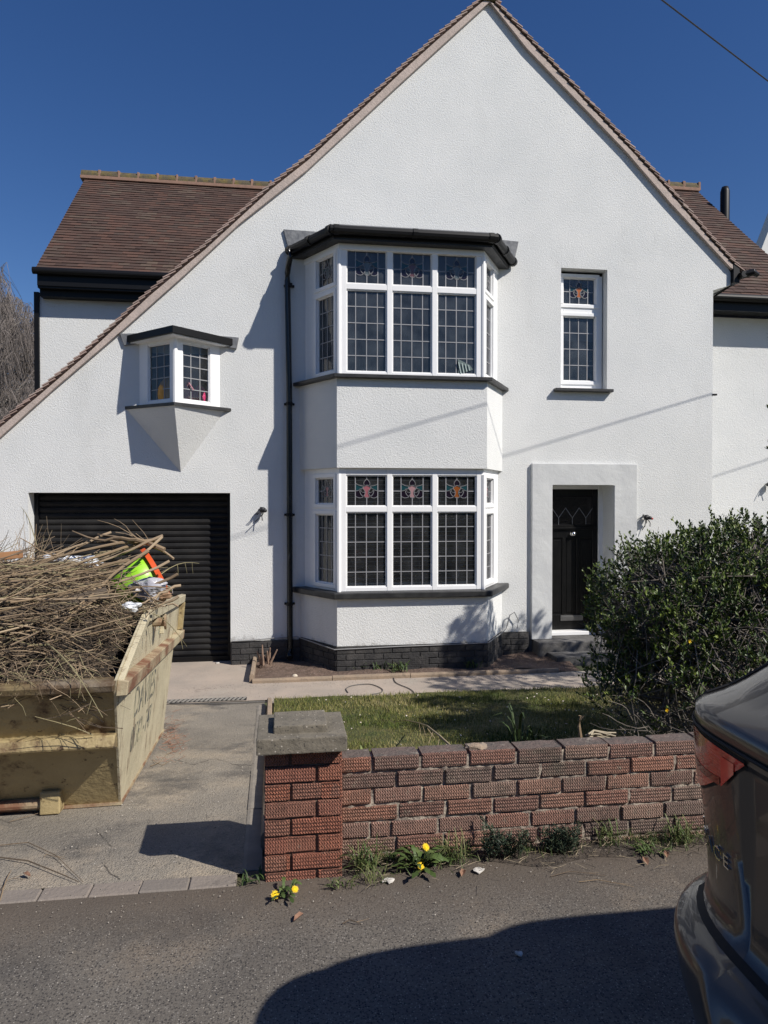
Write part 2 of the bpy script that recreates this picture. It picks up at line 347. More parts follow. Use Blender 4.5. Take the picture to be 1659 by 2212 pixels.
# ---- window maker
def pane_ring(b_, M, s0, s1, z0, z1, wd, d0, d1):
    for r in ((s0, s1, z0, z0 + wd), (s0, s1, z1 - wd, z1), (s0, s0 + wd, z0 + wd, z1 - wd), (s1 - wd, s1, z0 + wd, z1 - wd)): b_.box(r[0], r[1], d0, d1, r[2], r[3], M)
PETAL = {}
def petal(name, c):
    if name not in PETAL: PETAL[name] = mat('stained_' + name, c, rough=.15)
    return PETAL[name]
def make_window(M, S, Z, cols, rows, kinds, d=0., grid=(4, 5), petals=(('pink', (.36, .15, .17)),), sash=False, gm=None, lead=None, parent=house, label=None, cw=.011):
    """frame over [0,S]x[Z0,Z1]; cols/rows list glass ranges; kinds per row"""
    b_ = MB(); Z0, Z1 = Z
    xs = [0] + [v for c in cols for v in c] + [S]
    for i in range(0, len(xs), 2): b_.box(xs[i], xs[i + 1], d - .065, d, Z0, Z1, M)
    zs = [Z0] + [v for r in rows for v in r] + [Z1]
    for c in cols:
        for i in range(0, len(zs), 2): b_.box(c[0] - .002, c[1] + .002, d - .063, d - .002, zs[i], zs[i + 1], M)
        for r in rows:
            pane_ring(b_, M, c[0] - .001, c[1] + .001, r[0] - .001, r[1] + .001, .014, d - .05, d - .014)
            if sash: pane_ring(b_, M, c[0] - .050, c[1] + .050, r[0] - .050, r[1] + .050, .048, d - .01, d + .014)
    fr = b_.build('window', UPVC, parent, bevel=.005)
    if label: fr['label'] = label
    k = 0
    for ri, r in enumerate(rows):
        for ci, c in enumerate(cols):
            g = MB(); dd = d - .036; g.quad(*[M @ Vector(p) for p in ((c[0], dd, r[0]), (c[1], dd, r[0]), (c[1], dd, r[1]), (c[0], dd, r[1]))])
            g.build('glass_pane', gm or GLASS, fr, fix=False)
            l_ = MB(); a0, a1 = dd + .001, dd + .005; wc, hr = c[1] - c[0], r[1] - r[0]
            def q(u, v): return (c[0] + u * wc, r[0] + v * hr)
            if kinds[ri] == 'grid':
                for i in range(1, grid[0]):
                    u = [.23, .5, .77][i - 1] if grid[0] == 4 else i / grid[0]
                    l_.ribbon([q(u, 0), q(u, 1)], cw, M, a0, a1)
                for j in range(1, grid[1]): l_.ribbon([q(0, j / grid[1]), q(1, j / grid[1])], cw, M, a0, a1 + .0006)
            else:
                def t_(x, y): return q((x - 150) / 658, 1 - (y - 130) / 530)
                def arc(pts, n=8):        # smooth curve through 3 points
                    (x0, y0), (x1, y1), (x2, y2) = pts; o_ = []
                    cx, cy = 2 * x1 - (x0 + x2) / 2, 2 * y1 - (y0 + y2) / 2
                    for i in range(n + 1):
                        s_ = i / n; o_.append(t_((1 - s_) ** 2 * x0 + 2 * s_ * (1 - s_) * cx + s_ * s_ * x2, (1 - s_) ** 2 * y0 + 2 * s_ * (1 - s_) * cy + s_ * s_ * y2))
                    return o_
                W = cw * .8
                for x in (300, 665):
                    l_.ribbon([t_(x, 130), t_(x, 660)], cw, M, a0, a1)
                l_.ribbon([t_(485, 130), t_(485, 195)], cw, M, a0, a1); l_.ribbon([t_(485, 505), t_(485, 660)], cw, M, a0, a1)
                l_.ribbon([t_(150, 398), t_(300, 398)], cw, M, a0, a1); l_.ribbon([t_(665, 398), t_(808, 398)], cw, M, a0, a1)
                w1 = arc([(300, 265), (370, 303), (455, 316)]); w2 = arc([(520, 316), (600, 306), (665, 280)])
                u1 = arc([(300, 398), (362, 384), (415, 350)]); u2 = arc([(560, 345), (608, 378), (665, 398)])
                top_ = arc([(415, 350), (490, 300), (560, 345)])
                bl_ = arc([(300, 485), (370, 515), (440, 488)]); br_ = arc([(530, 485), (600, 517), (665, 485)])
                lp = arc([(375, 365), (388, 450), (450, 500)]); rp = arc([(598, 365), (585, 450), (525, 500)])
                vl = arc([(415, 350), (458, 415), (435, 490)]); vr = arc([(560, 345), (515, 415), (545, 490)]); vb = arc([(435, 490), (490, 515), (545, 490)])
                fl = arc([(485, 195), (437, 260), (462, 315)]); fr_ = arc([(485, 195), (535, 260), (515, 315)])
                il = arc([(385, 362), (405, 415), (445, 420)]); ir = arc([(590, 362), (568, 415), (527, 422)])
                for pl in (w1, w2, u1, u2, top_, bl_, br_, lp, rp, vl, vr, vb, fl, fr_, il, ir): l_.ribbon(pl, W, M, a0, a1 + .0004)
                pb = MB(); k = (ci) % len(petals)
                def poly(pts, mi, off=.0):
                    tri = tessellate_polygon([[Vector((p[0], p[1], 0)) for p in pts]])
                    pb.add([M @ Vector((p[0], dd + .0006 + off, p[1])) for p in pts], [tuple(x) for x in tri], 0, mi)
                poly(top_ + vr[1:] + vb[::-1][1:] + vl[::-1][1:-1], 0)
                poly(w1 + top_[::-1][4:] + u1[::-1][1:], 1); poly(w2 + u2[::-1] + top_[::-1][1:4], 1)
                poly([t_(300, 400)] + u1[1:] + il[1:] + [t_(445, 470)] + bl_[::-1][1:], 2, .0001); poly([t_(665, 400)] + br_[::-1] + [t_(530, 440)] + ir[::-1][1:] + u2[1:-1], 2, .0001)
                poly(fl + fr_[::-1][1:-1], 2)
                nm, cc = petals[k]
                pb.build('stained_glass', [petal(nm, cc), petal('teal', (.012, .05, .06)), petal('plum', (.012, .008, .016))], fr)
            l_.build('lead_lattice', lead or LEADC, fr)
    return fr
PINK = ('pink', (.30, .11, .13)); ROSE = ('rose', (.34, .20, .21)); AMB = ('amber', (.24, .075, .02)); GREY = ('greyglass', (.10, .12, .125))
# ---- bay: lower wall, middle apron, windows, sills, roof
def bay_poly(off, x0=X0, x1=X1):        # plan outline grown outwards by off
    k = off * .55
    return [(x0 - off * 1.18, 0), (XF0 - k, YF - off), (XF1 + k, YF - off), (x1 + off * 1.18, 0)]
def ring(b_, off, z0, z1, off1=None, tone=0):
    p0 = bay_poly(off); p1 = bay_poly(off if off1 is None else off1)
    a_ = [(x, y, z0) for x, y in p0]; c = [(x, y, z1) for x, y in p1]
    b_.add(a_ + c, [(0, 1, 5, 4), (1, 2, 6, 5), (2, 3, 7, 6), (3, 2, 1, 0), (4, 5, 6, 7), (0, 4, 7, 3)], tone)
b_ = MB(); ring(b_, 0, -.10, .47); b_.build('bay_wall', WHITE, house); b_ = MB(); ring(b_, 0, 2.03, 3.09); b_.build('bay_wall', WHITE, house)
b_ = MB(); ring(b_, -.06, 1.955, 2.035); b_.build('head_trim', UPVC, house, bevel=.004); b_ = MB(); ring(b_, -.045, 4.63, 4.70); b_.build('head_trim', UPVC, house, bevel=.004)
b_ = MB(); ring(b_, .075, 3.09, 3.135); b_.build('bay_sill', SLATE, house, bevel=.006)
b_ = MB(); ring(b_, .085, .47, .545); b_.build('bay_sill', SLATE, house, bevel=.012)
def bay_windows(z0, z1, tr0, tr1, zt, ins, upper):
    off = -ins
    pl = bay_poly(off)
    rows = [(z0 + .05, tr0), (tr1, zt)]; kinds = ['grid', 'motif']
    gm = GLASSU if upper else GLASS
    if upper: pets = [GREY, ('duskrose', (.12, .06, .065)), GREY]
    else: pets = [PINK, ROSE, AMB]
    # front
    M, S = frameM(pl[1], pl[2]); e_ = .088; mu = .066; wc = (S - 2 * e_ - 2 * mu) / 3
    cols = [(e_ + i * (wc + mu), e_ + i * (wc + mu) + wc) for i in range(3)]
    make_window(M, S, (z0, z1), cols, rows, kinds, 0, (4, 5), pets, gm=gm)
    # left facet, opening sashes
    M, S = frameM(pl[0], pl[1]); s0 = .16; make_window(M, S, (z0, z1), [(s0 + .10, S - .105)], [(rows[0][0] + .03, rows[0][1] - .03), (rows[1][0] + .03, rows[1][1] - .03)], kinds, 0, (4, 5), [PINK if not upper else GREY], sash=True, gm=gm)
    M, S = frameM(pl[2], pl[3]); make_window(M, S, (z0, z1), [(.105, S - s0 - .10)], [(rows[0][0] + .03, rows[0][1] - .03), (rows[1][0] + .03, rows[1][1] - .03)], kinds, 0, (4, 5), [PINK if not upper else GREY], sash=True, gm=gm)
bay_windows(3.135, 4.70, 4.165, 4.235, 4.64, .06, True)
bay_windows(.545, 2.035, 1.50, 1.568, 1.945, .05, False)
# corner posts of the bay windows
for z0, z1, ins in ((3.135, 4.63, .06), (.545, 1.955, .05)):
    pl = bay_poly(-ins)
    for x, y in pl[1:3]: b_ = MB(); b_.tube([(x, y + .012, z0), (x, y + .012, z1)], .028, 8); b_.build('corner_post', UPVC, house)
# rooms behind the bay
def room(b_, x0, x1, z0, z1, y0, y1):
    b_.quad((x0, y1, z0), (x1, y1, z0), (x1, y1, z1), (x0, y1, z1)); b_.quad((x0, y0, z0), (x0, y1, z0), (x0, y1, z1), (x0, y0, z1))
    b_.quad((x1, y0, z0), (x1, y0, z1), (x1, y1, z1), (x1, y1, z0)); b_.quad((x0, y0, z0), (x1, y0, z0), (x1, y1, z0), (x0, y1, z0)); b_.quad((x0, y0, z1), (x0, y1, z1), (x1, y1, z1), (x1, y0, z1))
b_ = MB(); room(b_, -.2, 3.3, 2.4, 5.0, .03, 2.6); room(b_, -.2, 3.3, -.1, 2.3, .03, 2.6); room(b_, -2.02, -.3, 2.3, 3.5, .03, 1.2); room(b_, 3.9, 4.7, 2.3, 4.6, .23, 2.2)
b_.build('room_lining', DARKIN, house)
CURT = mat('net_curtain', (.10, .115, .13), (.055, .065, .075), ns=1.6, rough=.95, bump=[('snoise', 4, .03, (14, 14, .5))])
b_ = MB()   # curtains just inside the upper bay front, gathered in folds
pl = bay_poly(-.17); nseg = 120
for k_ in range(1, 2):
    A_, B_ = pl[k_], pl[k_ + 1]; M, S = frameM(A_, B_)
    pts = [(S * i / nseg, .012 * math.sin(i * 1.3) + .006 * math.sin(i * .7 + 1)) for i in range(nseg + 1)]
    for p, q_ in zip(pts, pts[1:]): b_.quad(M @ Vector((p[0], p[1], 3.15)), M @ Vector((q_[0], q_[1], 3.15)), M @ Vector((q_[0], q_[1], 4.16)), M @ Vector((p[0], p[1], 4.16)))
b_.build('curtain', CURT, house, smooth=True)
BLND = mat('blind_slat', (.42, .40, .35), rough=.5)
b_ = MB(); pl = bay_poly(-.13)
M, S = frameM(pl[1], pl[2]); z = .58
while z < 1.93:
    b_.box(.03, S - .03, -.045, .0, z, z + .0045, M); z += .052
for s_ in (.3, .95, 1.45): b_.box(s_, s_ + .004, -.02, -.018, .56, 1.94, M)
b_.build('venetian_blind', BLND, house)
# bay roof: soffit, fascia, gutter, lead top
b_ = MB(); ring(b_, .07, 4.70, 4.725); b_.build('soffit', mat('soffit_black', (.02, .02, .021), rough=.5, bump=[('snoise', 3, .01, (10, 1, 1))]), house)
b_ = MB(); ring(b_, .08, 4.722, 4.84); br = b_.build('bay_roof', BLACKP, house, bevel=.004)
b_ = MB(); ring(b_, .12, 4.84, 4.875, .08); ring(b_, .08, 4.875, 5.0, -.62); b_.build('roof_covering', LEADF, br, bevel=.004)
b_ = MB(); gp = [(x, y, 4.79) for x, y in bay_poly(.13)]; gp[0] = (gp[0][0] + .02, -.03, 4.79); gp[3] = (gp[3][0] - .02, -.03, 4.79)
b_.tube(gp, .052, 10)
for p, q_ in zip(gp, gp[1:]):
    for f in (.03, .5, .97):
        c = Vector(p).lerp(Vector(q_), f); d_ = (Vector(q_) - Vector(p)).normalized() * .03; b_.tube([c - d_, c + d_], .06, 10)
b_.build('gutter', BLACKP, br)
for sx, px in ((0, (612, 650)), (1, (1085, 1119))):       # lead upstands each side
    b_ = MB(); a0 = xz(px[0], 497 if not sx else 540)[0]; a1 = xz(px[1], 497 if not sx else 540)[0]
    zt = xz(615, 497)[1] if not sx else xz(1119, 523)[1]; zb = zt - .27
    poly = [(a0, zt), (a1 + .35, zt - .01), (a1 + .35, zb), (a0 + .06, zb + .04)] if not sx else [(a1, zt), (a0 - .3, zt + .02), (a0 - .3, zb), (a1 - .05, zb + .05)]
    b_.prism(poly, -.03, -.002); b_.build('lead_flashing', LEADF, br, bevel=.004)
# ---- down pipe
b_ = MB(); xp = xz(625, 900, -.07)[0]
b_.tube([(xp + .01, -.16, 4.76), (xp + .01, -.16, 4.66), (xp - .01, -.12, 4.56), (xp - .02, -.075, 4.50), (xp - .02, -.075, 4.4), (xp, -.07, 3), (xp + .003, -.07, -.22), (xp + .003, -.09, -.30), (xp + .0, -.16, -.33)], .036, 12)
dp = b_.build('downpipe', mat('pipe_plastic', (.008, .008, .009), rough=.25, stain=[((.10, .10, .10), 5, .6, .75, (3, 3, .7))]), house, smooth=True)
b_ = MB(); b_.tube([(xp, -.15, -.325), (xp, -.172, -.333)], .03, 12); b_.build('pipe_mouth', mat('void_black', (.002, .002, .002), rough=1), dp)
for z in (4.35, 2.86, 1.46, .33):
    b_ = MB(); b_.tube([(xp, -.07, z - .02), (xp, -.07, z + .02)], .043, 12); b_.box(xp - .065, xp + .065, -.03, -.004, z - .014, z + .014)
    for s_ in (-.058, .058): b_.ball((xp + s_, -.036, z), .011, nu=6, nv=4)
    b_.build('pipe_bracket', BLACKP, dp)
# ---- plinth
b_ = MB(); b_.box(5.0, 5.925, -.035, -.004, -.5, -.12); b_.build('plinth', PLINTH, house, bevel=.002)
b_ = MB(); b_.box(-.625, X0 + .02, -.035, -.004, -.5, -.135); b_.box(X1 - .02, 3.27, -.035, -.004, -.5, -.11)
ring(b_, .012, -.5, -.105)
# brick courses painted black: raised faces
def plinth_bricks(M, S, z0, z1, d):
    z = z1; r_ = 0
    while z > z0:
        s_ = -(r_ % 2) * .11
        while s_ < S:
            a_, c = max(s_, .004), min(s_ + .215, S - .004)
            if c - a_ > .03: b_.box(a_, c, d - .01, d + .006 + random.uniform(0, .004), z - .065, z - .002, M)
            s_ += .225
        z -= .075; r_ += 1
pl = bay_poly(.012)
for i in range(3): M, S = frameM(pl[i], pl[i + 1]); plinth_bricks(M, S, -.46, -.12, .001)
M, S = frameM((-.625, -.035), (X0, -.035)); plinth_bricks(M, S, -.46, -.15, .001)
M, S = frameM((X1, -.035), (3.26, -.035)); plinth_bricks(M, S, -.46, -.13, .001)
pn = b_.build('plinth', PLINTH, house, bevel=.002)
b_ = MB(); M, S = frameM(bay_poly(.02)[1], bay_poly(.02)[2])
for i in range(9):
    for j in range(5): b_.box(.90 + i * .022, .914 + i * .022, -.002, .006, -.36 + j * .022, -.35 + j * .022, M)
b_.box(.88, 1.11, -.004, .003, -.37, -.245, M); b_.build('air_brick', PLINTH, pn)
# ---- small window on the right
M, _ = frameM((swin[0], .13), (swin[1], .13)); S = swin[1] - swin[0]
fr = make_window(M, S - .010, (swin[2] + .03, swin[3] - .05), [(.085, S - .105)], [(xz(1240, 823, .13)[1], xz(1240, 683.5, .13)[1]), (xz(1240, 657.5, .13)[1], xz(1240, 600, .13)[1])], ['grid', 'motif'], 0, (4, 4), [('orange', (.42, .13, .04))], sash=True, gm=GLASSU)
b_ = MB(); b_.box(-.12, S + .07, -.17, .30, swin[2] - .045 - 0, swin[2], Matrix.Translation((swin[0], .13, 0)).copy() @ Matrix.Identity(4)); b_.v = [(x, y if y > 0.13 else y - .0, z) for x, y, z in b_.v]
b_ = MB(); b_.box(swin[0] - .10, swin[1] + .06, -.085, .13, swin[2] - .045, swin[2] - .005); b_.build('window_sill', SLATE, house, bevel=.005)
b_ = MB(); zz0 = xz(1240, 737, .2)[1]; b_.box(swin[0] + .05, swin[1] - .05, .20, .205, zz0, zz0 + .5); b_.build('roller_blind', PALEIN, house)
b_ = MB(); b_.box(swin[0] + .05, swin[1] - .05, .19, .194, swin[2] + .03, swin[2] + .42); b_.build('net_curtain', mat('patterned_net', (.10, .12, .14), (.04, .05, .05), ns=9, rough=.95), house)
# ---- oriel window (triangular) with lead roof and pyramid corbel
oA, oP, oB = (-1.73, 0), (-1.243, -.41), (-.755, 0)
oz0, oz1 = P(380, 868, -.41).z, P(380, 727, -.41).z
def otri(off): k = off * 1.4; return [(oA[0] - k, 0), (oP[0], oP[1] - off * 1.25), (oB[0] + k, 0)]
def oring(b_, off, z0, z1, off1=None):
    p0 = otri(off); p1 = otri(off if off1 is None else off1); b_.add([(x, y, z0) for x, y in p0] + [(x, y, z1) for x, y in p1], [(0, 1, 4, 3), (1, 2, 5, 4), (2, 1, 0), (3, 4, 5), (0, 3, 5, 2)])
tipz = P(391, 1023, 0).z
b_ = MB(); t3 = [(-1.88, 0), (-1.243, -.47), (-.70, 0)]
b_.add([(-1.235, .01, tipz), (*t3[0], oz0 - .05), (*t3[1], oz0 - .05), (*t3[2], oz0 - .05)], [(0, 2, 1), (0, 3, 2), (1, 2, 3)])
b_.build('oriel_corbel', WHITE, house)
oz_ = [otri(0)]
b_ = MB(); b_.add([(x, y, z) for z in (oz0 - .05, oz0 - .012) for x, y in ((-1.90, 0), (-1.243, -.49), (-.62, 0))], [(0, 1, 4, 3), (1, 2, 5, 4), (2, 1, 0), (3, 4, 5), (0, 3, 5, 2)]); b_.build('oriel_sill', SLATE, house)
M, S = frameM(oA, oP); make_window(M, S, (oz0 - .01, oz1), [(.155, S - .095)], [(oz0 + .04, oz1 - .055)], ['grid'], 0, (3, 5), sash=False)
M, S = frameM(oP, oB); make_window(M, S, (oz0 - .01, oz1), [(.11, S - .145)], [(oz0 + .04, oz1 - .055)], ['grid'], 0, (3, 5), sash=False)
b_ = MB(); b_.tube([(oP[0], oP[1] + .01, oz0 - .01), (oP[0], oP[1] + .01, oz1)], .03, 8); b_.build('corner_post', UPVC, house)
rz0, rz1 = P(375, 718, -.64).z, P(375, 702, -.64).z
b_ = MB(); b_.add([(x, y, z) for z in (rz0 - .012, rz0 + .012) for x, y in ((-1.86, 0), (-1.235, -.60), (-.60, 0))], [(0, 1, 4, 3), (1, 2, 5, 4), (2, 1, 0), (3, 4, 5), (0, 3, 5, 2)]); b_.build('oriel_soffit', UPVC, house)
b_ = MB()
b_.add([(x, y, z) for z in (rz0, rz1) for x, y in ((-1.90, 0), (-1.235, -.64), (-.56, 0))] + [(-1.235, 0, rz1 + .06)], [(0, 1, 4, 3), (1, 2, 5, 4), (2, 1, 0), (3, 4, 6), (4, 5, 6), (0, 3, 6, 5, 2)]); orf = b_.build('oriel_roof', BLACKP, house, bevel=.004)
b_ = MB(); b_.prism([(-1.95, rz1 + .02), (-1.35, rz1 + .05), (-1.35, rz1 - .02), (-1.90, rz0 - .04)], -.035, -.002); b_.prism([(-.52, rz1 + .02), (-1.1, rz1 + .05), (-1.1, rz1 - .02), (-.55, rz0 - .04)], -.035, -.002); b_.build('lead_flashing', LEADF, orf, bevel=.004)
# ---- front door with smooth surround, steps
so0, so1, szt = xz(1149, 1200, -.05)[0], xz(1376, 1200, -.05)[0], xz(1200, 1001, -.05)[1]
b_ = MB(); zt = door_o[3]
b_.prism([(so0, -.215), (door_o[0], -.215), (door_o[0], zt), (door_o[1], zt), (door_o[1], -.215), (so1, -.215), (so1, szt), (so0, szt)], -.05, -.001)
b_.build('door_surround', SMOOTHW, house, bevel=.006)
b_ = MB(); yb = .33
b_.box(door_o[0] - .02, door_o[0] + .035, yb - .02, yb + .05, -.20, zt + .02); b_.box(door_o[1] - .06, door_o[1] + .02, yb - .03, yb + .05, -.20, zt + .02); b_.box(door_o[0] + .035, door_o[1] - .06, yb - .02, yb + .05, zt - .045, zt + .02); b_.box(door_o[0], door_o[1], yb - .16, yb + .05, -.215, -.165)
fr = b_.build('door_frame', UPVC, house, bevel=.004)
b_ = MB(); x0, x1 = door_o[0] + .037, door_o[1] - .062; z0, z1 = -.163, zt - .047; yd = yb + .01
DOOR = mat('door_black', (.003, .003, .0035), (.007, .007, .007), ns=5, nd=8, rough=.35, spec=.3, bump=[('snoise', 7, .004, (9, 9, .8))])
dw = x1 - x0
b_.box(x0, x1, yd, yd + .04, z0, z1)
zr = [z0 + .02, z0 + .21, z1 - .68, z1 - .56, z1 - .09]
for s0_, s1_ in ((0, .1), (.9, 1)): b_.box(x0 + s0_ * dw, x0 + s1_ * dw, yd - .014, yd, z0, z1)
for a_, c in ((z0, zr[1]), (zr[2], zr[3]), (zr[4], z1)): b_.box(x0 + .1 * dw, x0 + .9 * dw, yd - .014, yd, a_, c)
for s_ in (.335, .60): b_.box(x0 + s_ * dw, x0 + (s_ + .06) * dw, yd - .014, yd, zr[1], zr[2])
for s0_, s1_ in ((.125, .31), (.42, .58), (.685, .875)): b_.box(x0 + s0_ * dw, x0 + s1_ * dw, yd - .008, yd, zr[1] + .03, zr[2] - .03)
b_.box(x0 + .04 * dw, x0 + .96 * dw, yd - .045, yd, zr[3] - .0, zr[3] + .03); b_.box(x0 + .06 * dw, x0 + .94 * dw, yd - .03, yd, zr[3] + .03, zr[3] + .055)
door = b_.build('front_door', DOOR, house, bevel=.004)
b_ = MB(); b_.box(x0 + .12 * dw, x0 + .88 * dw, yd - .006, yd, zr[3] + .06, zr[4] - .02); b_.build('door_glass', mat('obscure_glass', (.012, .012, .014), rough=.08, bump=[('noise', 30, .003)]), door)
CHR = mat('chrome', (.75, .75, .76), rough=.12, metal=1)
b_ = MB(); cx = x0 + .52 * dw
for i in range(3): b_.ribbon([(cx - .3 + i * .2, zr[3] + .30), (cx - .2 + i * .2, zr[3] + .16), (cx - .1 + i * .2, zr[3] + .30)], .006, Matrix.Translation((0, yd, 0)) @ Matrix.Identity(4), -.009, -.006); b_.ribbon([(cx - .2 + i * .2, zr[3] + .07), (cx - .2 + i * .2, zr[3] + .16)], .006, Matrix.Translation((0, yd, 0)), -.009, -.006)
b_.build('door_leading', LEADC, door)
b_ = MB(); b_.ball((cx, yd - .045, zr[3] - .06), .036, nu=20, nv=12); b_.tube([(cx, yd - .045, zr[3] - .06), (cx, yd - .01, zr[3] - .06)], .016, 10); b_.tube([(cx, yd - .02, zr[3] - .06), (cx, yd - .013, zr[3] - .06)], .034, 16); b_.build('door_knob', CHR, door, smooth=True)
b_ = MB(); b_.box(x0 + .30 * dw, x0 + .72 * dw, yd - .026, yd - .013, z0 + .125, z0 + .20); b_.box(x0 + .325 * dw, x0 + .695 * dw, yd - .032, yd - .026, z0 + .14, z0 + .185)
b_.build('letterbox', mat('brushed_steel', (.22, .22, .22), rough=.35, metal=.8), door, bevel=.002)
b_ = MB(); b_.box(x0 + .008, x0 + .02, yd - .05, yd - .012, .83, .93); b_.build('door_handle', CHR, door, bevel=.004)
STEP = mat('step_concrete', (.16, .155, .15), (.05, .048, .047), ns=3.5, nd=7, rough=.9, bump=[('noise', 30, .006)])
b_ = MB(); b_.box(so0 + .02, so1 - .02, -.26, .30, -.6, -.218, jit=.004); b_.box(so0 + .13, so1 + .1, -.60, -.262, -.6, -.335, jit=.006)
b_.build('doorstep', STEP, house, bevel=.012, segs=2)
# ---- wires where wall lamps will go
WIRE = mat('cable_black', (.015, .015, .016), rough=.5); TAPE = mat('red_tape', (.45, .03, .02), rough=.5)
for (px, py, red) in ((567, 1101, 0), (1392, 1117, 1), (1656, 1047, 0)):
    yw = 0 if px < 1600 else 1.3
    p = P(px, py, yw); b_ = MB(); rnd = random.Random(px)
    for k_ in range(6):
        q_ = [Vector((p.x + rnd.uniform(-.02, .02), yw, p.z + rnd.uniform(-.02, .02)))]
        dv = Vector((rnd.uniform(-.6, .3), -1, rnd.uniform(-.8, .6)))
        for j in range(4): q_.append(q_[-1] + dv * .035); dv += Vector((rnd.uniform(-.7, .7), .2, rnd.uniform(-.7, .3)))
        b_.tube(q_, .006, 5)
    b_.ball((p.x, yw - .06, p.z), (.045, .035, .035), nu=9, nv=6); b_.ball((p.x + .03, yw - .09, p.z - .01), (.03, .03, .026), nu=8, nv=5)
    wo = b_.build('lamp_wiring', WIRE, house, smooth=True)
    if red:
        b_ = MB(); b_.ball((p.x + .06, yw - .09, p.z - .02), (.022, .018, .016), nu=8, nv=5); b_.build('connector', TAPE, wo)
b_ = MB(); p = P(1545, 853, .02); b_.box(5.925, 5.99, -.01, .03, p.z - .012, p.z + .012); b_.build('cable_anchor', BLACKP, house)
# ---- rear range: left wing
yw = 2.9; zL = P(85, 632, yw).z
b_ = MB(); b_.box(-3.80, 1.4, yw, 8.3, -.43, zL); b_.prism([(2.9, zL - .01), (8.3, zL - .01), (5.6, 7.8)], -3.78, -3.6, Matrix(((0, 1, 0, 0), (1, 0, 0, 0), (0, 0, 1, 0), (0, 0, 0, 1))))
b_.build('rear_wall', WHITE, house)
b_ = MB(); b_.box(5.93, 8.2, 1.30, 7.4, -.43, 4.55)
b_.prism([(1.3, 4.55), (7.4, 4.55), (4.26, 7.8)], 8.0, 8.18, Matrix(((0, 1, 0, 0), (1, 0, 0, 0), (0, 0, 1, 0), (0, 0, 0, 1))))
b_.build('rear_wall', WHITE, house)
b_ = MB(); ez = P(75, 590, 2.7).z
fx0 = P(81, 600, 2.62).x; b_.box(fx0, 1.3, 2.62, 2.9, zL + .0, zL + .04); b_.box(fx0, 1.3, 2.60, 2.64, zL + .03, ez - .03); b_.box(fx0, 1.3, 2.72, 2.899, zL - .10, zL)
b_.box(-3.875, -3.802, 2.86, 2.95, 1.0, zL); b_.tube([(fx0 - .05, 2.56, ez + .0), (1.3, 2.56, ez + .0)], .055, 16)
b_.build('rear_gutter', BLACKP, house); b_ = MB()
b_.box(5.93, 8.3, .98, 1.3, 4.58, 4.60); b_.box(5.93, 8.3, .96, .98, 4.56, 4.74); b_.tube([(5.93, .90, 4.745), (8.35, .90, 4.745)], .058, 16)
b_.build('rear_gutter', BLACKP, house)
def tiled(name, x0, x1, y0, z0, y1, z1, gauge, tw, right=None):
    b_ = MB(); L_ = math.hypot(y1 - y0, z1 - z0); an = math.atan2(z1 - z0, y1 - y0); nrow = int(L_ / gauge)
    for r_ in range(nrow + 1):
        s_ = r_ * gauge; x = x0 - (r_ % 2) * tw / 2
        sag = .006 * math.sin(r_ * 1.7)
        while x < x1:
            a_ = max(x, x0) + .001; c = min(x + tw, x1) - .001
            if c - a_ > .02:
                M = Matrix.Translation((0, y0, z0)) @ Matrix.Rotation(an, 4, 'X') @ Matrix.Translation((0, s_ + random.uniform(-.004, .004), 0)) @ Matrix.Rotation(R(-6.5 + random.uniform(-.8, .8)), 4, 'X')
                k_ = .012 * noise.noise(Vector((x * .7, s_ * .8, 3))) + random.uniform(0, .004)
                tn = min(.99, max(0, .5 + .45 * noise.noise(Vector((x * 1.4, s_ * 2.2, 1))) + random.uniform(-.4, .4)))
                b_.box(a_, c, 0, gauge * 1.6, .0 + k_, .026 + k_, M, tone=tn)
            x += tw
    b_.prism([(y0 + .03, z0 - .02), (y1, z1 - .02), (y1, z1 - .10), (y0 + .03, z0 - .10)], x0 + .02, x1 - .02, Matrix(((0, 1, 0, 0), (1, 0, 0, 0), (0, 0, 1, 0), (0, 0, 0, 1))), tone=.2)
    b_.prism([(y1, z1 - .02), (2 * y1 - y0, z0 - .02), (2 * y1 - y0, z0 - .10), (y1, z1 - .10)], x0 + .02, x1 - .02, Matrix(((0, 1, 0, 0), (1, 0, 0, 0), (0, 0, 1, 0), (0, 0, 0, 1))), tone=.2)
    return b_.build(name, TILE, house)
rl = tiled('rear_roof', P(76, 584, 2.56).x, 1.3, 2.58, ez + .03, 5.5, 7.93, .105, .17)
rr = tiled('rear_roof', 5.0, 8.30, .95, 4.78, 4.26, 7.90, .105, .17)
def ridge(x0, x1, y, z, par, n_):
    L_ = (x1 - x0) / n_
    for i in range(n_):
        b_ = MB(); a_ = x0 + i * L_; rg = []
        for xx in (a_ + .015, a_ + L_ - .02):
            rg += [(xx, y + .12 * math.cos(t_), z - .05 + .135 * math.sin(t_) + .006 * math.sin(i * 2.1)) for t_ in [math.pi * j / 8 for j in range(9)]]
        b_.add(rg, [(j, j + 1, j + 10, j + 9) for j in range(8)] + [tuple(range(9)), tuple(range(17, 8, -1))], tone=random.random()); b_.build('ridge_tile', RIDGE, par)
    b_ = MB()
    for i in range(n_): a_ = x0 + i * L_; b_.box(a_ + L_ - .03, a_ + L_ + .02, y - .115, y + .11, z - .10, z + .07, jit=.006)
    b_.box(x0, x1, y - .13, y + .13, z - .12, z - .055, jit=.004); b_.build('ridge_mortar', RMORT, par, bevel=.006)
ridge(P(176, 380, 5.5).x, .9, 5.5, 8.0, rl, 13); ridge(7.0, 8.32, 4.26, 7.97, rr, 4)
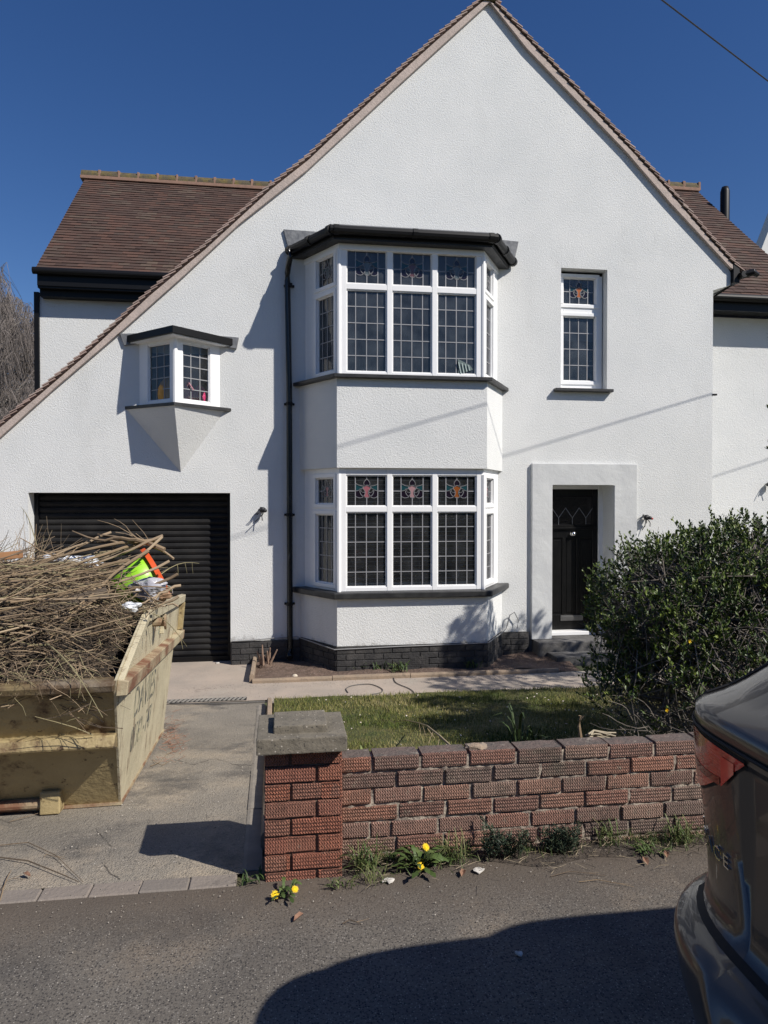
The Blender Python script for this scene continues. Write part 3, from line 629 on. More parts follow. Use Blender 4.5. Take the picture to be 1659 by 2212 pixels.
b_ = MB(); q_ = P(1563, 404, 3.55); b_.tube([(8.47, 3.55, -.4), (8.47, 3.55, P(1563, 408, 3.55).z - .05), (8.47, 3.55, P(1563, 404, 3.55).z)], [.085, .085, .06], 14); b_.build('soil_pipe', BLACKP, house, smooth=True)

# things standing inside the windows
t_ = thing('orange_toy', (-1.32, -.10, oz0 + .02), 'shiny orange rounded toy inside the left pane of the small corner window', 'toy')
b_ = MB(); b_.ball((-1.36, -.15, oz0 + .12), (.13, .09, .21)); b_.build('body', mat('orange_foil', (.75, .33, .04), rough=.25, bump=[('noise', 18, .02)]), t_, smooth=True)
b_ = MB(); b_.tube([(-1.47, -.12, oz0 + .02), (-1.45, -.17, oz0 + .16), (-1.36, -.19, oz0 + .22), (-1.27, -.17, oz0 + .16)], .012, 6); b_.build('rim', mat('orange_dark', (.55, .2, .02), rough=.3), t_, smooth=True)
t_ = thing('pink_bag', (-1.10, -.18, oz0 + .02), 'glossy pink bag on the ledge behind the right pane of the small corner window', 'bag')
b_ = MB(); b_.ball((-1.12, -.17, oz0 + .10), (.065, .05, .22)); b_.ball((-1.0, -.08, oz0 + .11), (.085, .05, .15)); b_.build('body', mat('pink_foil', (.50, .03, .12), rough=.22, bump=[('noise', 25, .02)]), t_, smooth=True)
b_ = MB(); b_.tube([(-1.14, -.24, oz0 + .18), (-1.10, -.27, oz0 + .25), (-1.05, -.24, oz0 + .17)], .008, 5); b_.build('handle', mat('pink_strap', (.55, .25, .3), rough=.5), t_)
p = P(1003, 806, -.60); t_ = thing('leaning_rack', (p.x, -.60, 3.15), 'small pale slotted rack leaning in the bottom right corner of the upper bay window', 'rack')
Mx = Matrix.Translation((p.x - .08, -.61, 3.17)) @ Matrix.Rotation(R(-12), 4, 'Y')
PALE = mat('pale_rack', (.42, .50, .47), rough=.4)
b_ = MB(); b_.prism([(0, 0), (.20, .04), (.17, .10), (.04, .20)], 0, .008, Mx); b_.build('panel', mat('rack_panel', (.14, .18, .17), rough=.4), t_)
for i in range(4): b_ = MB(); b_.box(.03 + i * .038, .042 + i * .038, -.012, -.002, .01 + i * .008, .16 - i * .02, Mx); b_.build('bar', PALE, t_, bevel=.002)
# ================================================================ GROUND
def sheet(name, m, poly, dz, step=.25, parent=None, bumpy=0, kind='structure', jag=0):
    """a sheet following the ground, outline poly (x,y); rows cut across y"""
    bm = bmesh.new(); vs = [bm.verts.new((x, y, 0)) for x, y in poly]; bm.faces.new(vs)
    y0 = min(p[1] for p in poly); y1 = max(p[1] for p in poly); x0 = min(p[0] for p in poly); x1 = max(p[0] for p in poly)
    cuts = [y for y in [-6 + .3 * i for i in range(15)] + [-1.8] if y0 < y < y1]
    for y in cuts: bmesh.ops.bisect_plane(bm, geom=bm.verts[:] + bm.edges[:] + bm.faces[:], plane_co=(0, y, 0), plane_no=(0, 1, 0))
    if bumpy:
        n_ = int((y1 - y0) / step); 
        for i in range(1, n_): bmesh.ops.bisect_plane(bm, geom=bm.verts[:] + bm.edges[:] + bm.faces[:], plane_co=(0, y0 + i * step, 0), plane_no=(0, 1, 0))
        n_ = int((x1 - x0) / step)
        for i in range(1, n_): bmesh.ops.bisect_plane(bm, geom=bm.verts[:] + bm.edges[:] + bm.faces[:], plane_co=(x0 + i * step, 0, 0), plane_no=(1, 0, 0))
    for v in bm.verts:
        v.co.z = zg(v.co.x, v.co.y) + dz
        if bumpy: v.co.z += bumpy * noise.noise(Vector((v.co.x * 2.2, v.co.y * 2.2, dz * 50)))
        if name == 'verge_soil' and v.co.y < -6.0: v.co.z = .0022
    bmesh.ops.triangulate(bm, faces=bm.faces[:]); bmesh.ops.recalc_face_normals(bm, faces=bm.faces[:])
    me = bpy.data.meshes.new(name); bm.to_mesh(me); bm.free(); me.materials.append(m)
    o = bpy.data.objects.new(name, me); col.objects.link(o); ROOTM[name] = Matrix.Identity(4)
    if kind: o['kind'] = kind
    return o
EARTH = mat('far_ground', (.07, .09, .035), (.10, .085, .05), ns=.5)
ASPH = mat('asphalt', (.112, .100, .085), (.165, .147, .122), ns=2.2, nd=9, thr=(.35, .7), rough=.86,
           stain=[((.20, .158, .115), 1.1, .50, .70), ((.062, .057, .052), 1.3, .56, .74), ((.20, .185, .165), 16, .60, .8), ((.045, .040, .036), 85, .52, .62), ((.21, .19, .165), 100, .60, .68)],
           grime=((.098, .078, .060), -6.27, -6.72, 1),
           specks=[((.30, .275, .24), 140, .40, .20), ((.035, .032, .030), 110, .45, .34), ((.45, .41, .35), 60, .16, .07)], bump=[('noise', 130, .004), ('noise', 60, .003)])
DRIVE = mat('old_drive', (.185, .166, .14), (.27, .24, .195), ns=1.4, nd=9, thr=(.35, .65), rough=.9,
            stain=[((.36, .30, .225), .9, .50, .66), ((.10, .092, .082), 1.9, .54, .70), ((.07, .062, .055), 9, .64, .76), ((.10, .088, .075), 75, .56, .66), ((.36, .32, .27), 85, .62, .7)],
            specks=[((.42, .38, .33), 110, .32, .12), ((.06, .055, .05), 120, .35, .25), ((.6, .56, .5), 45, .14, .07)], bump=[('vor', 110, .004), ('noise', 30, .006)])
PATH = mat('dusty_concrete', (.40, .33, .27), (.30, .26, .22), ns=2.2, nd=8, thr=(.35, .7), rough=.92,
           stain=[((.15, .13, .11), 4, .62, .8), ((.40, .36, .30), 1.3, .52, .75)], specks=[((.5, .45, .4), 60, .25, .08), ((.12, .10, .08), 70, .25, .12)], bump=[('noise', 50, .003), ('noise', 4, .006)])
SOIL = mat('soil', (.11, .075, .055), (.19, .13, .10), ns=14, nd=8, rough=1, specks=[((.35, .3, .25), 45, .3, .15)], bump=[('noise', 30, .03), ('noise', 90, .01)])
KERB = mat('kerb_concrete', (.32, .24, .17), (.24, .19, .14), ns=6, nd=8, rough=.95, stain=[((.10, .085, .065), 9, .58, .8)], bump=[('noise', 70, .005)])
TURF = mat('turf', (.055, .075, .018), (.11, .10, .035), ns=5, nd=8, rough=1, stain=[((.17, .14, .07), 2, .58, .8)], bump=[('noise', 60, .02)])
g0 = sheet('ground', EARTH, [(-300, -200), (300, -200), (300, 400), (-300, 400)], -.02)
road = sheet('pavement', ASPH, [(-30, -14.5), (30, -14.5), (30, -5.8), (-.15, -5.8), (-.15, -6.075), (-30, -6.075)], .0)
sheet('verge_soil', mat('verge_soil', (.060, .048, .038), (.085, .066, .05), ns=9, nd=8, rough=1, specks=[((.25, .22, .18), 80, .3, .14), ((.02, .018, .015), 60, .4, .3)], bump=[('noise', 28, .03), ('noise', 80, .012)]),
      [(.20, -6.05)] + [(.3 + .1 * i, -6.06 + .03 * math.sin(i * 1.3) + .03 * math.sin(i * .47)) for i in range(48)] + [(30, -6.05), (30, -5.8), (.2, -5.8)], .006, bumpy=.005, step=.12)
sheet('driveway', DRIVE, [(-8, -5.965), (-.17, -5.965), (-.17, -1.7), (-.33, -1.7), (-8, -1.7)], -.002)
sheet('forecourt', PATH, [(-8, -1.7), (-.12, -1.7), (-.12, -1.86), (13, -1.86), (13, -.98), (-.33, -.98), (-.33, .24), (-8, .24)], .004)
sheet('lawn', TURF, [(-.075, -5.82), (12, -5.82), (12, -1.86), (-.075, -1.86)], .05, bumpy=.02, step=.2)
sheet('flower_bed', SOIL, [(-.31, -.96), (3.6, -.96), (3.6, .0), (-.31, .0)], .03, bumpy=.045, step=.09)
# flush edging strip beside the drive, raised lawn kerb, bed kerb
def kerb_run(name, p0, p1, wd, h, seg, top=.0, m=KERB, rnd=.02):
    b_ = MB(); A = Vector(p0); B = Vector(p1); n_ = max(1, round((B - A).length / seg)); d = (B - A) / n_; nrm = Vector((-d.y, d.x)).normalized() * wd / 2
    for i in range(n_):
        a_ = A + d * i + d * .004; c = A + d * (i + 1) - d * .004; j = random.uniform(-.004, .004)
        pr = []
        for q_ in (a_, c):
            z = zg(q_.x, q_.y) + j
            for s_, hh in ((-1, -.1), (-1, h - rnd), (-.6, h - .003), (.6, h), (1, h - rnd), (1, -.1)): pr.append((q_.x + nrm.x * s_, q_.y + nrm.y * s_, z + hh))
        b_.add(pr, [(k_, k_ + 1, k_ + 7, k_ + 6) for k_ in range(5)] + [(0, 6, 11, 5), tuple(range(5, -1, -1)), tuple(range(6, 12))], tone=random.random())
    return tag(b_.build(name, m), kind='structure')
kerb_run('edging_strip', (-.130, -5.95), (-.20, -1.9), .085, .006, .9, m=mat('edging', (.27, .24, .20), (.21, .19, .165), ns=8, rough=.95, bump=[('noise', 60, .004)]), rnd=.004)
kerb_run('lawn_kerb', (-.075, -5.7), (-.12, -1.88), .05, .07, .9)
kerb_run('bed_kerb', (-.33, -.985), (3.3, -.985), .05, .055, .9)
kerb_run('bed_kerb', (-.335, -.97), (-.335, -.04), .05, .10, .9)
SETT = mat('sett', (.2, .18, .155), rough=.92, tone=[(.20, .17, .145), (.235, .20, .17), (.18, .158, .138)], stain=[((.1, .09, .08), 14, .58, .8)], bump=[('noise', 60, .005)])
b_ = MB(); x = -.19
while x > -8:
    b_.box(x - .199, x - .001, -6.072, -5.972, -.06, .004 + random.uniform(-.002, .003), tone=random.random(), jit=.003); x -= .2
tag(b_.build('block_edging', SETT, bevel=.006), kind='structure')
b_ = MB(); dy0 = -1.62; b_.box(-5, -.36, dy0 - .06, dy0 + .06, zg(0, dy0) - .03, zg(0, dy0) + .0075, mi=1)
x = -5
while x < -.36: b_.box(x, x + .022, dy0 - .058, dy0 + .058, zg(0, dy0) + .007, zg(0, dy0) + .014, Matrix.Translation((x, dy0, 0)) @ Matrix.Rotation(R(-18), 4, 'Z') @ Matrix.Translation((-x, -dy0, 0))); x += .046
tag(b_.build('drain_channel', [mat('grate', (.25, .235, .21), rough=.7), mat('slot', (.01, .01, .01), rough=1)]), 'long slotted drainage channel set across the drive before the garage', 'drain')

# ---- lawn grass: blades
def blades(name, m, n, fpos, h, wd, lean=.5):
    vs = []; fs = []; tn = []
    for i in range(n):
        x, y, z, hh, tt = fpos(); a_ = random.uniform(0, 6.283); hh *= h * random.uniform(.5, 1.2); l = random.uniform(0, lean) * hh; b = random.uniform(0, 6.283)
        dx, dy = math.cos(a_) * wd / 2, math.sin(a_) * wd / 2; o_ = len(vs)
        vs += [(x - dx, y - dy, z), (x + dx, y + dy, z), (x + l * math.cos(b), y + l * math.sin(b), z + hh)]; fs.append((o_, o_ + 1, o_ + 2)); tn.append(tt)
    b_ = MB(); b_.v = vs; b_.f = fs; b_.t = tn; b_.m = [0] * len(fs); return b_.build(name, m)
GRASS = mat('grass_blade', (.05, .08, .02), rough=.75, tone=[(.042, .068, .012), (.088, .115, .022), (.165, .175, .046), (.28, .24, .095), (.40, .34, .18)], spec=.25)
def lawnpos():
    while 1:
        x = random.uniform(-.07, 5.2); y = random.uniform(-5.75, -1.78 - .05 * random.random())
        nn = noise.noise(Vector((x * 1.1, y * 1.1, 5))) + .5 * noise.noise(Vector((x * 4, y * 4, 9)))
        if y > -1.86 and noise.noise(Vector((x * 3, 0, 2))) < 0: continue
        t_ = .50 + nn * .45 + random.uniform(-.25, .3)
        hh = 1.0 - .35 * max(0, nn)
        return x, y, zg(x, y) + .04, hh, min(.99, max(0, t_))
tag(blades('lawn_grass', GRASS, 85000, lawnpos, .042, .0065, .9), 'short patchy green and straw coloured lawn between the brick wall and the path', 'grass', kind='stuff')

# ================================================================ SKIP
sk0 = GR(261, 1738); S_TILT = math.atan(.095)
skM_rot = (-S_TILT, 0, R(1.95))
skip = thing('skip', (sk0.x, sk0.y, sk0.z + .015), 'rusty pale yellow skip on the drive heaped with cut branches', 'skip', rot=skM_rot)
SKM = ROOTM['skip']
SKP = mat('skip_paint', (.52, .46, .315), (.44, .39, .265), ns=3, nd=7, rough=.55,
          stain=[((.22, .15, .09), 4.5, .56, .74, (6, 6, .7)), ((.10, .045, .02), 2.6, .57, .68, (2.2, 2.2, .8)), ((.07, .035, .02), 20, .66, .72, (1.5, 1.5, .5)), ((.58, .53, .38), 3, .58, .8, (5, 5, .6))],
          bump=[('noise', 9, .01), ('noise', 60, .002)])
SKE = mat('skip_paint_shaded_worn', (.38, .30, .155), (.28, .215, .105), ns=2.5, nd=7, rough=.5,
          stain=[((.07, .030, .014), 4.0, .53, .68), ((.05, .025, .012), 16, .60, .68), ((.05, .025, .012), 45, .66, .72)], bump=[('noise', 22, .008)])  # skip paint darkened to deepen the near end's shade, plus rust stains
RUST = mat('skip_rust', (.17, .075, .04), (.42, .36, .23), ns=2.6, nd=9, thr=(.42, .60), rough=.8, stain=[((.06, .028, .016), 12, .64, .78)], bump=[('noise', 60, .003)])
FLR = .085           # the sides flare outwards as they rise
def fl(side, z, o=0): return (FLR * z + o) if not side else (-SW - FLR * z - o)
SW = 1.66
prof = [(0, 0), (1.88, 0), (2.10, .75), (2.36, .77), (2.30, 1.10), (.24, 1.07), (-.53, .758), (-.50, .69)]
def plate(b_, pr, side, th, o=0.):
    n = len(pr); tri = tessellate_polygon([[Vector((p[0], p[1], 0)) for p in pr]])
    vs = [(fl(side, z, o), y, z) for y, z in pr] + [(fl(side, z, o - th), y, z) for y, z in pr]
    b_.add(vs, [tuple(t_) for t_ in tri] + [tuple(i_ + n for i_ in t_) for t_ in tri] + [(i_, (i_ + 1) % n, (i_ + 1) % n + n, i_ + n) for i_ in range(n)])
def bar(b_, side, a_, c, o0, o1, drop=.0):      # a_,c = (y, zlow, zhigh) at both ends
    vs = []
    for y, z0, z1 in (a_, c):
        for o, dz in ((o0, 0), (o1, drop)): vs += [(fl(side, z0, o), y, z0 + dz * .2), (fl(side, z1, o), y, z1 - dz)]
    b_.add(vs, [(0, 1, 3, 2), (4, 6, 7, 5), (0, 2, 6, 4), (1, 5, 7, 3), (0, 4, 5, 1), (2, 3, 7, 6)])
for sx in (0, 1):
    b_ = MB(); plate(b_, prof, sx, .012); sp = b_.build('side_plate', SKP, skip, world=False)
    b_ = MB(); bar(b_, sx, (-.51, .675, .762), (2.36, .70, .79), 0, .055, .012); b_.build('side_rib', RUST, sp, world=False, bevel=.004)
    b_ = MB(); bar(b_, sx, (.24, 1.0, 1.075), (2.31, 1.03, 1.105), 0, .04, .008); bar(b_, sx, (-.50, .735, .762), (.24, 1.0, 1.075), 0, .03, .006); b_.build('top_rail', SKP, sp, world=False, bevel=.004)
    b_ = MB(); x1 = fl(sx, .98); o = .05 if not sx else -.05
    b_.tube([(x1, .62, .97), (x1 + o * 1.6, .62, .97)], .030, 10); b_.tube([(x1 + o * 1.5, .62, .97), (x1 + o * 1.75, .62, .97)], .05, 12); b_.build('lifting_lug', RUST, sp, world=False)
    b_ = MB(); bar(b_, sx, (2.24, .79, 1.03), (2.30, .79, 1.03), 0, .045); b_.build('stiffener', SKE, sp, world=False, bevel=.003)
    b_ = MB(); bar(b_, sx, (1.02, .86, 1.0), (1.05, .86, 1.0), 0, .03); b_.build('stiffener', SKP, sp, world=False, bevel=.003)
def cross(b_, pts, close=True):      # section (y,z) swept across the width
    n = len(pts); vs = [(fl(1, z, -.006), y, z) for y, z in pts] + [(fl(0, z, -.006), y, z) for y, z in pts]
    b_.add(vs, [(i_, (i_ + 1) % n, (i_ + 1) % n + n, i_ + n) for i_ in range(n if close else n - 1)] + ([tuple(range(n)), tuple(range(2 * n - 1, n - 1, -1))] if close else []))
b_ = MB(); cross(b_, [(-.475, .715), (-.31, .45), (-.26, .38), (0, 0), (.02, .0), (-.24, .39), (-.29, .46), (-.455, .72)]); b_.build('end_wall', SKE, skip, world=False)
b_ = MB(); cross(b_, [(-.535, .70), (-.555, .742), (-.53, .762), (-.42, .765), (-.42, .73), (-.47, .70)]); b_.build('end_rim', mat('rim_worn', (.10, .065, .035), (.30, .26, .20), ns=5, thr=(.5, .8), rough=.6, stain=[((.22, .17, .08), 3, .5, .7)], bump=[('noise', 30, .006)]), skip, world=False, bevel=.008)
b_ = MB(); cross(b_, [(-.27, .462), (-.375, .455), (-.395, .395), (-.25, .355)]); b_.build('end_ledge', SKE, skip, world=False, bevel=.008)
b_ = MB(); cross(b_, [(1.88, 0), (2.10, .75), (2.34, .77), (2.30, 1.08), (2.28, 1.08), (2.32, .78), (2.09, .77), (1.86, 0)]); b_.build('end_wall', SKP, skip, world=False)
b_ = MB(); b_.box(-SW, -.015, .004, 1.87, .0, .012); b_.box(-SW - .005, .008, -.015, 1.89, -.012, .003); b_.build('floor_plate', RUST, skip, world=False)
for x in (-.405, -.98):
    b_ = MB(); b_.prism([(x, -.01), (x + .105, -.01), (x + .105, .115), (x, .115)], -.11, -.01); b_.build('hook_bracket', SKE, skip, world=False, bevel=.006)
b_ = MB(); b_.tube([(-.88, -.06, .04), (-.40, -.06, .04)], .030, 12); b_.build('hook_bar', RUST, skip, world=False)
INK = mat('faded_lettering', (.045, .055, .06), (.45, .41, .27), ns=9, nd=6, thr=(.46, .66), rough=.6, stretch=(3, 3, .6), stain=[((.42, .38, .25), 3, .55, .7)])
TM = Matrix(((0, 0, 1, .0014), (1, 0, 0, 0), (0, 1, 0, 0), (0, 0, 0, 1)))
def TT(y, z): return Matrix(((1, 0, FLR, 0), (0, 1, 0, 0), (0, 0, 1, 0), (0, 0, 0, 1))) @ Matrix.Translation((0, y, z)) @ TM
textmesh('DAVIES', .26, TT(.13, .435), INK, 'lettering', skip, .0008, world=False, sx=1.08)
textmesh('01562 - 747', .21, TT(.14, .235), INK, 'phone_number', skip, .0008, world=False, sx=.80)
textmesh('F', .16, TT(.95, .86), mat('green_ink', (.09, .16, .15), rough=.6), 'emblem', skip, .0008, world=False)

# ---- brushwood heap
def hgt(x, y):          # heap surface in skip coordinates
    t = min(1, max(0, (y + .56) / .85)); t = math.sin(t * math.pi / 2)
    h = .735 + .585 * t
    if y > 1.5: h -= (y - 1.5) * .32
    ex = min(1, max(0, -x / .38)); h = h * (.80 + .20 * math.sin(ex * math.pi / 2))
    return h + .05 * noise.noise(Vector((x * 3, y * 3, 1)))
b_ = MB(); nx, ny = 26, 40; vs = []
for j in range(ny + 1):
    for i in range(nx + 1):
        x = -SW + .02 + (SW - .05) * i / nx; y = -.36 + 2.6 * j / ny; vs.append((x, y, hgt(x, y) - .24 + random.uniform(-.05, .03)))
b_.add(vs, [(j * (nx + 1) + i, j * (nx + 1) + i + 1, (j + 1) * (nx + 1) + i + 1, (j + 1) * (nx + 1) + i) for j in range(ny) for i in range(nx)])
GAPDARK = mat('heap_gap_dark', (.012, .009, .007), (.028, .021, .014), ns=20, rough=1, bump=[('noise', 30, .05)])  # near-black colour stands in for deep shade in the gaps between twigs
core = b_.build('garden_waste', GAPDARK, None, world=True); core.matrix_world = SKM; core.location = SKM.translation; core.rotation_euler = skM_rot
tag(core, 'garden waste core under the branches, its gap shade painted near black', 'garden waste', kind='stuff')
TWIG = mat('twig_bark', (.2, .15, .09), rough=.85, tone=[(.06, .045, .032), (.14, .10, .065), (.24, .17, .10), (.36, .27, .175), (.24, .22, .11)], stain=[((.38, .31, .22), 25, .6, .8)])
def stick(b_, p, d, L_, r, seg=4, wob=.12, n=4, tone=0., droop=0.):
    p = Vector(p); d = Vector(d).normalized(); pts = [p.copy()]; rs = [r]
    for i in range(seg):
        p = p + d * (L_ / seg); pts.append(p.copy()); rs.append(r * (1 - .6 * (i + 1) / seg))
        d = (d + Vector((random.uniform(-wob, wob), random.uniform(-wob, wob), random.uniform(-wob, wob) - droop))).normalized()
    b_.tube(pts, rs, n, tone=tone, cap=(n > 3)); return pts
b_ = MB()
for i in range(6400):
    x = random.uniform(-SW, -.02); y = random.uniform(-.5, 2.1) if i % 3 else random.uniform(-.5, .6)
    z = hgt(x, y) - random.uniform(-.03, .20); fr_ = y < .6
    a_ = random.gauss(0, .8); el_ = random.uniform(-.5, .45) if fr_ else random.uniform(-.15, .3)
    d = Vector((math.cos(a_) * math.cos(el_), math.sin(a_) * math.cos(el_), math.sin(el_)))
    if random.random() < .5: d = -d
    L_ = random.uniform(.06, .32); s_ = Vector((x, y, z)) - d * L_ * .5; dk = 2.2 if fr_ else 1.1
    pts = stick(b_, s_, d, L_, random.uniform(.0012, .0036), 3, .25, 3, tone=random.random() ** dk)
for i in range(420):     # fine wisps hanging over the near rim and side
    if i < 260: x = random.uniform(-SW, -.05); y = random.uniform(-.56, -.38); z = random.uniform(.76, .90); d = (random.uniform(-.8, .8), random.uniform(-.6, .1), random.uniform(-1, .2))
    else: x = random.uniform(-.1, .02); y = random.uniform(-.4, 1.2); z = hgt(-.1, y) + random.uniform(-.1, .06); d = (random.uniform(.1, 1), random.uniform(-.8, .8), random.uniform(-1, .6))
    stick(b_, (x, y, z), d, random.uniform(.08, .26), .0015, 4, .35, 3, tone=random.choice((.95, .7, .3)))
for i in range(130):     # springy ends standing above the heap at the back left
    x = random.gauss(-1.0, .22); y = random.uniform(.6, 1.3); stick(b_, (x, y, hgt(x, y) - .03), (random.uniform(-.5, .9), random.uniform(-.3, .3), random.uniform(.35, 1)), random.uniform(.12, .42), .0032, 4, .2, 3, tone=random.random())
for i in range(420):     # longer rods lying over the heap, mostly pointing up to the right
    x = random.uniform(-SW, -.15); y = random.uniform(-.3, 1.6); a_ = random.gauss(.25, .45); L_ = random.uniform(.3, .95); d = Vector((math.cos(a_), math.sin(a_) * .6, random.uniform(-.05, .28))).normalized()
    s_ = Vector((x, y, hgt(x, y) + random.uniform(-.05, .05))) - d * L_ * .5
    if (s_ + d * L_).x < .12: stick(b_, s_, d, L_, random.uniform(.003, .0075), 6, .13, 5, tone=random.uniform(.15, .99))
tw = b_.build('brushwood', TWIG, None); tw.location = SKM.translation; tw.rotation_euler = skM_rot
tag(tw, 'tangled heap of thin cut twigs piled high in the skip', 'brushwood', kind='stuff')
# individual branches with their forks: (px,py,depth) of the butt and the tip
br = [((1440 / 2.765, 0), 0)]
def SP(px, py, Y):       # point at camera depth Y
    d = ray(px, py); return CAML + d * Y
BL = [((352, 1157), 4.75, (60, 1255), 4.5, .013), ((345, 1165), 4.8, (0, 1240), 4.6, .016), ((355, 1188), 4.7, (210, 1170), 4.8, .024), ((350, 1160), 4.65, (100, 1340), 4.0, .012),
      ((375, 1207), 4.7, (250, 1150), 4.9, .010), ((366, 1212), 4.5, (130, 1290), 4.2, .012), ((384, 1240), 4.5, (230, 1275), 4.4, .013), ((390, 1265), 4.45, (300, 1305), 4.3, .012),
      ((386, 1288), 4.35, (270, 1325), 4.3, .013), ((320, 1190), 4.55, (95, 1395), 3.85, .014), ((240, 1150), 4.9, (20, 1245), 4.6, .012), ((300, 1175), 4.8, (0, 1300), 4.3, .014),
      ((280, 1210), 4.6, (0, 1275), 4.4, .013), ((10, 1270), 4.3, (230, 1235), 4.6, .013), ((60, 1300), 4.1, (200, 1215), 4.7, .010), ((0, 1215), 4.6, (190, 1240), 4.7, .012),
      ((50, 1260), 4.3, (75, 1400), 3.8, .011), ((130, 1350), 3.95, (260, 1270), 4.3, .009), ((20, 1330), 3.95, (160, 1390), 3.8, .009), ((385, 1310), 4.2, (330, 1318), 4.2, .008)]
for i, (p0, Y0, p1, Y1, r) in enumerate(BL):
    A, B = SP(*p0, Y0), SP(*p1, Y1); t_ = thing('branch', A, 'cut branch lying across the heap in the skip', 'branch', 'cut branches in the skip')
    b_ = MB(); L_ = (B - A).length; n_ = 8; pts = []; rs = []
    sag = random.uniform(-.05, .05)
    for k_ in range(n_ + 1):
        f = k_ / n_; q_ = A.lerp(B, f); q_.z += sag * math.sin(f * math.pi); q_ += Vector([random.uniform(-.008, .008) for _ in range(3)]) * (0 < k_ < n_); pts.append(q_); rs.append(r * (1 - .6 * f))
    b_.tube(pts, [q__ * .8 for q__ in rs], 7, tone=random.uniform(.3, .85)); stem = b_.build('stem', TWIG, t_, smooth=False)
    b_ = MB(); D = (B - A).normalized()
    for k_ in range(4):
        q_ = pts[random.randint(2, n_ - 1)]; stick(b_, q_, D + Vector([random.uniform(-.7, .7) for _ in range(3)]), random.uniform(.12, .35), r * .4, 4, .2, 4, tone=random.uniform(.3, .8))
    b_.build('side_shoots', TWIG, t_)
# long stray wands
for p0, Y0, p1, Y1, lb in (((95, 1385), 3.75, (222, 1550), 3.35, 'thin green wand hanging down over the near end of the skip'), ((310, 1318), 4.3, (404, 1397), 4.9, 'thin wand poking out beyond the right side of the skip'),
                           ((330, 1255), 4.6, (430, 1217), 5.2, 'thin pointed wand reaching towards the garage door from the heap'), ((80, 1180), 4.9, (45, 1095), 5.0, 'thin upright wand rising in front of the white wall at the left')):
    A, B = SP(*p0, Y0), SP(*p1, Y1); b_ = MB(); pts = [A.lerp(B, f / 6) + Vector((0, 0, .05 * math.sin(f / 6 * math.pi))) for f in range(7)]
    b_.tube(pts, [.004 * (1 - .11 * f) for f in range(7)], 5, tone=.95)
    for k_ in (3, 4, 5): stick(b_, pts[k_], (random.uniform(-.3, .3), random.uniform(-.3, .3), -1), .08, .0018, 2, .1, 3, tone=.95)
    tag(b_.build('wand', TWIG), lb, 'twig')
# planks
OLDW = mat('weathered_board', (.085, .066, .05), (.13, .10, .07), ns=4, stretch=(1, 14, 14), rough=.9, stain=[((.30, .19, .10), 6, .6, .8)], bump=[('snoise', 4, .01, (1, 16, 16))])
def board(p0, Y0, p1, Y1, wd, th, lb, mt=OLDW):
    A, B = SP(*p0, Y0), SP(*p1, Y1); X = (B - A).normalized(); Yv = Vector((0, 1, 0)).cross(X); Yv = -Yv.normalized() if Yv.z < 0 else Yv.normalized(); Zv = X.cross(Yv)
    o = thing('plank', A, lb, 'plank', rot=(0, 0, 0)); Mx = Matrix(((X.x, Yv.x, Zv.x, A.x), (X.y, Yv.y, Zv.y, A.y), (X.z, Yv.z, Zv.z, A.z), (0, 0, 0, 1)))
    b_ = MB(); b_.box(0, (B - A).length, -wd / 2, wd / 2, -th / 2, th / 2, Mx, jit=.004); b_.build('board', mt, o, bevel=.003)
    b_ = MB()
    for s_ in (.12, .85): b_.tube([Mx @ Vector(((B - A).length * s_, .1 * wd, -th / 2 - .004)), Mx @ Vector(((B - A).length * s_, .1 * wd, th / 2 + .004))], .004, 6)
    b_.build('nail', RUST, o)
board((-30, 1343), 3.85, (232, 1278), 4.2, .058, .03, 'long weathered grey board lying across the twigs in the skip')
board((-20, 1290), 4.1, (72, 1262), 4.3, .06, .03, 'short brown board poking from the left of the heap, above the long board')
board((-20, 1203), 4.5, (50, 1197), 4.6, .05, .03, 'broken orange brown board at the top left of the heap', mat('fresh_wood', (.32, .16, .07), (.20, .11, .06), ns=6, rough=.9))
# green tub with orange rim, and plastic sheets
tc_ = SP(312, 1250, 4.7); ax_ = (Vector((.80, .25, .42))).normalized(); q_ = ax_.to_track_quat('Z', 'Y').to_matrix().to_4x4()
tub = thing('plastic_tub', tc_, 'lime green plastic tub with an orange rim lying on its side in the skip', 'tub')
Mx = Matrix.Translation(tc_) @ q_
def lathe(b_, prf, Mx, n=36, mi=0):
    vs = [Mx @ Vector((r * math.cos(2 * math.pi * j / n), r * math.sin(2 * math.pi * j / n), z)) for r, z in prf for j in range(n)]
    b_.add(vs, [(i * n + j, i * n + (j + 1) % n, (i + 1) * n + (j + 1) % n, (i + 1) * n + j) for i in range(len(prf) - 1) for j in range(n)], 0, mi)
b_ = MB(); lathe(b_, [(.001, -.20), (.12, -.20), (.145, -.05), (.165, .07), (.158, .07), (.135, -.06), (.001, -.185)], Mx)
b_.build('body', mat('lime_plastic', (.30, .62, .03), (.55, .75, .25), ns=4, thr=(.55, .9), rough=.35), tub, smooth=True)
b_ = MB(); lathe(b_, [(.160, .060), (.182, .062), (.182, .092), (.160, .095), (.160, .060)], Mx); b_.build('rim', mat('orange_plastic', (.72, .10, .02), rough=.4), tub)
PLS = mat('grey_polythene', (.25, .25, .28), (.45, .45, .48), ns=6, rough=.3, bump=[('noise', 9, .02)]); PLW = mat('white_plastic_bag', (.66, .68, .70), (.45, .47, .5), ns=5, rough=.4, bump=[('noise', 9, .02)])
